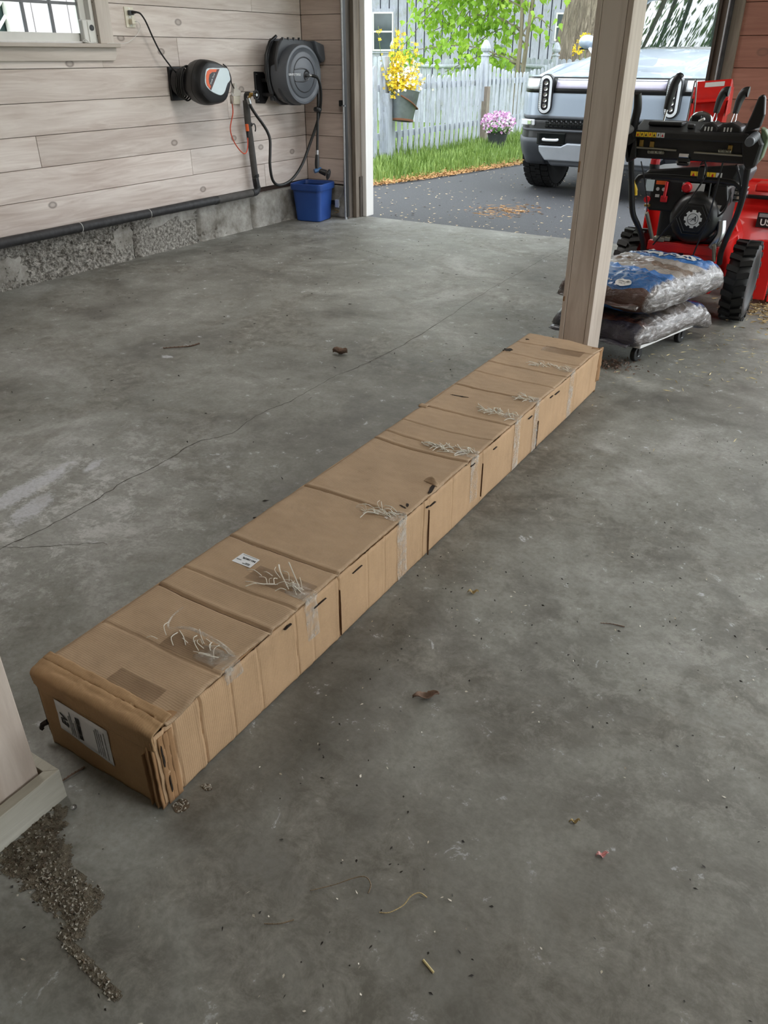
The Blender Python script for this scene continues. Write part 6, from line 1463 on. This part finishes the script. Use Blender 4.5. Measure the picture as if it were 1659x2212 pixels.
MB().box((-.74, 3.0, 1.87), (.74, 4.7, 1.94)).build('roof', 'truck_paint', tk, bevel=.03)
MB().box((-.86, 2.3, .9), (.86, 4.9, 1.26)).build('cabin_base', 'screen_black', tk)
MB().cyl((.35, 2.62, 1.36), (.35, 2.60, 1.40), .18, 24).build('steering_wheel', 'truck_black', tk)

# ---------------------------------------------------------------- things and debris on the floor
pm('dry_leaf', c(116, 94, 80), .85, var=.3, scale=40); pm('twig', c(120, 104, 84), .85, var=.25, scale=40); pm('straw', c(206, 190, 140), .7); pm('pink_leaf', c(222, 168, 166), .6, var=.2, scale=60); pm('tan_leaf', c(176, 156, 112), .7, var=.2, scale=50)
def dead_leaf(name, label, x, y, L, W, ang, mat, seed, curl=.4):
    m = MB()
    def fn(u, v):
        s = 2*v-1; w = W/2*sin(pi*min(1, max(.04, u)))**.7*(1+.25*nz(u*12, seed, s*2)); p = (u-.5)*L; q = s*w
        z = .003+curl*W*.5*abs(s)**1.5+.006*abs(nz(u*7, v*5, seed))+.004*sin(u*9)
        return (x+p*cos(ang)-q*sin(ang), y+p*sin(ang)+q*cos(ang), z)
    m.grid(fn, 16, 8); return tag(m.build(name, mat, None, smooth=60, solid=.0008), label, 'leaf')
dead_leaf('dry_leaf', 'crumpled brown dry leaf on the open floor right of the box', -.615, 1.181, .062, .022, radians(40), 'dry_leaf', 3, .7)
dead_leaf('dry_leaf', 'curled dark dry leaf on the floor left of the box middle', -2.13, 3.046, .075, .05, .3, 'dry_leaf', 8, .9)
dead_leaf('pink_leaf', 'small pink curled leaf on the floor at the lower right', -.141, .991, .024, .010, radians(40), 'pink_leaf', 5, .7)
dead_leaf('tan_leaf', 'small pale tan leaf on the floor above the pink one', -.209, 1.034, .021, .008, radians(35), 'tan_leaf', 6, .6)
dead_leaf('tan_leaf', 'small yellowish leaf near the right side of the box', -.70, 1.60, .03, .012, .5, 'tan_leaf', 16, .6)
def twig(name, label, pts, r, mat='twig', seed=1):
    P = spline([Vector((x, y, z)) for x, y, z in pts], 7); m = MB(); m.tube(P, lambda q: r*(.6+.4*q)+.0004*abs(nz(q*40, seed)), 5)
    for k, p in enumerate(P[::2]): m.ell(p+Vector((0, 0, r*.3)), (r*1.2, r*1.0, r*.9), 4, 6)
    return tag(m.build(name, mat, None, smooth=60), label, 'twig')
def F(px_, py_, z=.002):   # keep the twigs at their measured floor spots
    return (px_, py_, z)
twig('curved_twig', 'thin curved catkin twig with a hooked tip on the foreground floor', [(-.555, .655, .002), (-.525, .685, .004), (-.50, .712, .009), (-.483, .722, .012), (-.470, .718, .006), (-.466, .703, .002)], .0011, seed=2)
twig('curved_twig', 'pale wavy catkin twig right of the hooked one', [(-.430, .684, .002), (-.415, .692, .004), (-.402, .715, .004), (-.398, .735, .007), (-.388, .748, .008), (-.374, .750, .003)], .0012, 'tan_leaf', seed=4)
tag(MB().cyl((-.327, .652, .0022), (-.303, .643, .0022), .0022, 7).build('straw_piece', 'straw', None, smooth=50), 'short straight piece of pale straw on the foreground floor', 'straw')
twig('thin_twig', 'slender dark twig in the lower left foreground floor', [(-.585, .565, .002), (-.562, .578, .004), (-.548, .596, .002)], .0012, seed=6)
twig('thin_twig', 'short dark twig beside the plinth of the lower left post', [(-1.125, .585, .003), (-1.12, .61, .004), (-1.115, .632, .003)], .0022, 'dry_leaf', seed=9)
twig('thin_twig', 'long thin stick on the floor to the right of the box middle', [(-.36, 1.655, .002), (-.335, 1.665, .003), (-.305, 1.672, .002)], .0016, 'dry_leaf', seed=12)
twig('thin_twig', 'bent brown twig on the floor left of the box', [(-2.93, 2.65, .003), (-2.88, 2.69, .006), (-2.84, 2.74, .004), (-2.83, 2.80, .003)], .004, 'dry_leaf', seed=14)
tag(MB().lathe([(.0, 0), (.006, 0), (.006, .002), (.003, .003), (.0, .003)], Matrix.Translation((-1.055, .555, 0)), 12).build('nail_head', 'steel', None, smooth=40), 'small round metal nail head beside the lower left plinth', 'nail')
pm('straw_dry', c(176, 152, 110), .85, var=.3, scale=30)
# fine specks: far too many to count
pm('speck_dark', c(44, 40, 36), .9); pm('speck_light', c(206, 200, 186), .8)
def gf(r):
    while True:
        x = r.uniform(-1.1, .9); y = r.uniform(.3, 3.0)
        if BX0-.02 < x < BX1+.02 and BY0-.02 < y < BY1+.02: continue
        if nz(x*2.3+9, y*2.3) + r.uniform(-.5, .35) > .0: return (x, y, 0.0)
flakes('dark_grit', 'dark grit scattered over the open floor', 'grit', 520, gf, 'speck_dark', (.003, .011), (.002, .005), 11, .003)
flakes('pale_grit', 'pale chips scattered over the open floor', 'grit', 300, gf, 'speck_light', (.003, .011), (.002, .005), 12, .003)
flakes('far_grit', 'bits of leaf on the floor near the garage door', 'grit', 260, lambda r: (r.uniform(-4.4, -1.3), r.uniform(1.5, 6.2), 0), 'speck_dark', (.006, .03), (.003, .008), 13, .004)
flakes('straw_bits', 'straw bits on the floor around the dolly and snow blower', 'debris', 300, lambda r: (-.55+r.gauss(0, .30), 4.1+r.gauss(0, .45), 0), 'straw', (.008, .05), (.002, .004), 14, .004)
flakes('dirt_heap', 'brown chaff swept under the dolly', 'debris', 260, lambda r: (-.95+r.gauss(0, .07), 3.60+r.gauss(0, .05), .0), 'dry_leaf', (.006, .02), (.002, .005), 15, .012)
flakes('straw_patch', 'tan straw by the right wheel of the snow blower', 'debris', 900, lambda r: (-.36+r.gauss(0, .16), 5.0+r.gauss(0, .16), 0), 'straw_dry', (.02, .05), (.0015, .003), 16, .012)
# crumbled concrete beside the lower left post
pm('gravel_a', c(158, 152, 140), .95, var=.35, scale=60); pm('gravel_dark', c(92, 80, 66), .95, var=.4, scale=60); pm('broken_bed', c(116, 108, 94), .98, var=.4, scale=70, bump=.9)
def pit_w(x, y):
    ax, ay, bx, by = -1.06, .455, -.87, .42
    best = 9
    for (ax, ay), (bx, by), w in (((-1.08, .50), (-1.0, .44), .045), ((-1.06, .43), (-.885, .425), .042), ((-.885, .425), (-.85, .385), .022), ((-.86, .37), (-.71, .35), .010)):
        d = Vector((bx-ax, by-ay)); t_ = max(0, min(1, (Vector((x-ax, y-ay)).dot(d))/d.length_squared)); dist = (Vector((ax, ay))+d*t_-Vector((x, y))).length/w
        best = min(best, dist)
    return best
pd = MB()
NX, NY = 130, 70
gp = [[(-1.10+.41*i/NX, .32+.24*j/NY) for j in range(NY+1)] for i in range(NX+1)]
for i in range(NX):
    for j in range(NY):
        q = [gp[i][j], gp[i+1][j], gp[i+1][j+1], gp[i][j+1]]; cx_, cy_ = gp[i][j]
        if cx_ > -1.092 and pit_w(cx_, cy_)+.55*nz(cx_*55, cy_*55)+.3*nz(cx_*20, cy_*20, 4) < .85: pd.add([(x, y, .0006+.0022*abs(nz(x*240, y*240))) for x, y in q], [(0, 1, 2, 3)])
pd.build('broken_patch', 'broken_bed', floor, weld=True)
rgp = random.Random(8); gm = MB(); gd = MB()
cnt = 0
while cnt < 2100:
    x = rgp.uniform(-1.12, -.69); y = rgp.uniform(.33, .56); w = pit_w(x, y)
    if w > 1.0 or rgp.random() < w*w*.8: cnt += .25; continue
    if x < -1.09: continue
    cnt += 1; r = rgp.uniform(.0012, .0036)*(1.25-.4*w)
    tgt = gm if rgp.random() < (.62 if x > -1.0 else .25) else gd
    R = Euler((rgp.random()*6, rgp.random()*6, rgp.random()*6)).to_matrix()
    tgt.add([Vector((x, y, r*.45))+R @ Vector(q)*r for q in ((1, 0, -.4), (-.5, .85, -.4), (-.5, -.85, -.4), (0, .1, .9))], [(0, 1, 3), (1, 2, 3), (2, 0, 3), (0, 2, 1)])
a_ = gm.build('loose_gravel', 'gravel_a'); tag(a_, 'pale crumbled gravel in the broken floor by the lower left post', 'gravel', None, 'stuff')
a_ = gd.build('loose_soil', 'gravel_dark'); tag(a_, 'dark soil crumbs in the broken floor by the lower left post', 'soil', None, 'stuff')
for (x, y, r, sd) in ((-.879, .668, .016, 3), (-.866, .728, .012, 5)):
    m = MB(); pts = [(x+r*(1+.35*nz(cos(a)*2, sin(a)*2, sd))*cos(a), y+r*(1+.35*nz(cos(a)*2+3, sin(a)*2, sd))*sin(a)*(1 if sd == 3 else .6)) for a in [2*pi*i/18 for i in range(18)]]
    m.prism(pts, -.001, .0008); m.build('spalled_hole', 'gravel_dark', floor)
    m = MB()
    for k in range(40):
        a = rgp.random()*6.28; q = r*rgp.random()**.5; rr = rgp.uniform(.001, .0028); p = Vector((x+q*cos(a), y+q*sin(a)*(1 if sd == 3 else .6), rr*.5))
        m.ell(p, (rr, rr, rr*.7), 3, 5)
    o = m.build('crumbs', 'gravel_a', floor); o['kind'] = 'stuff'
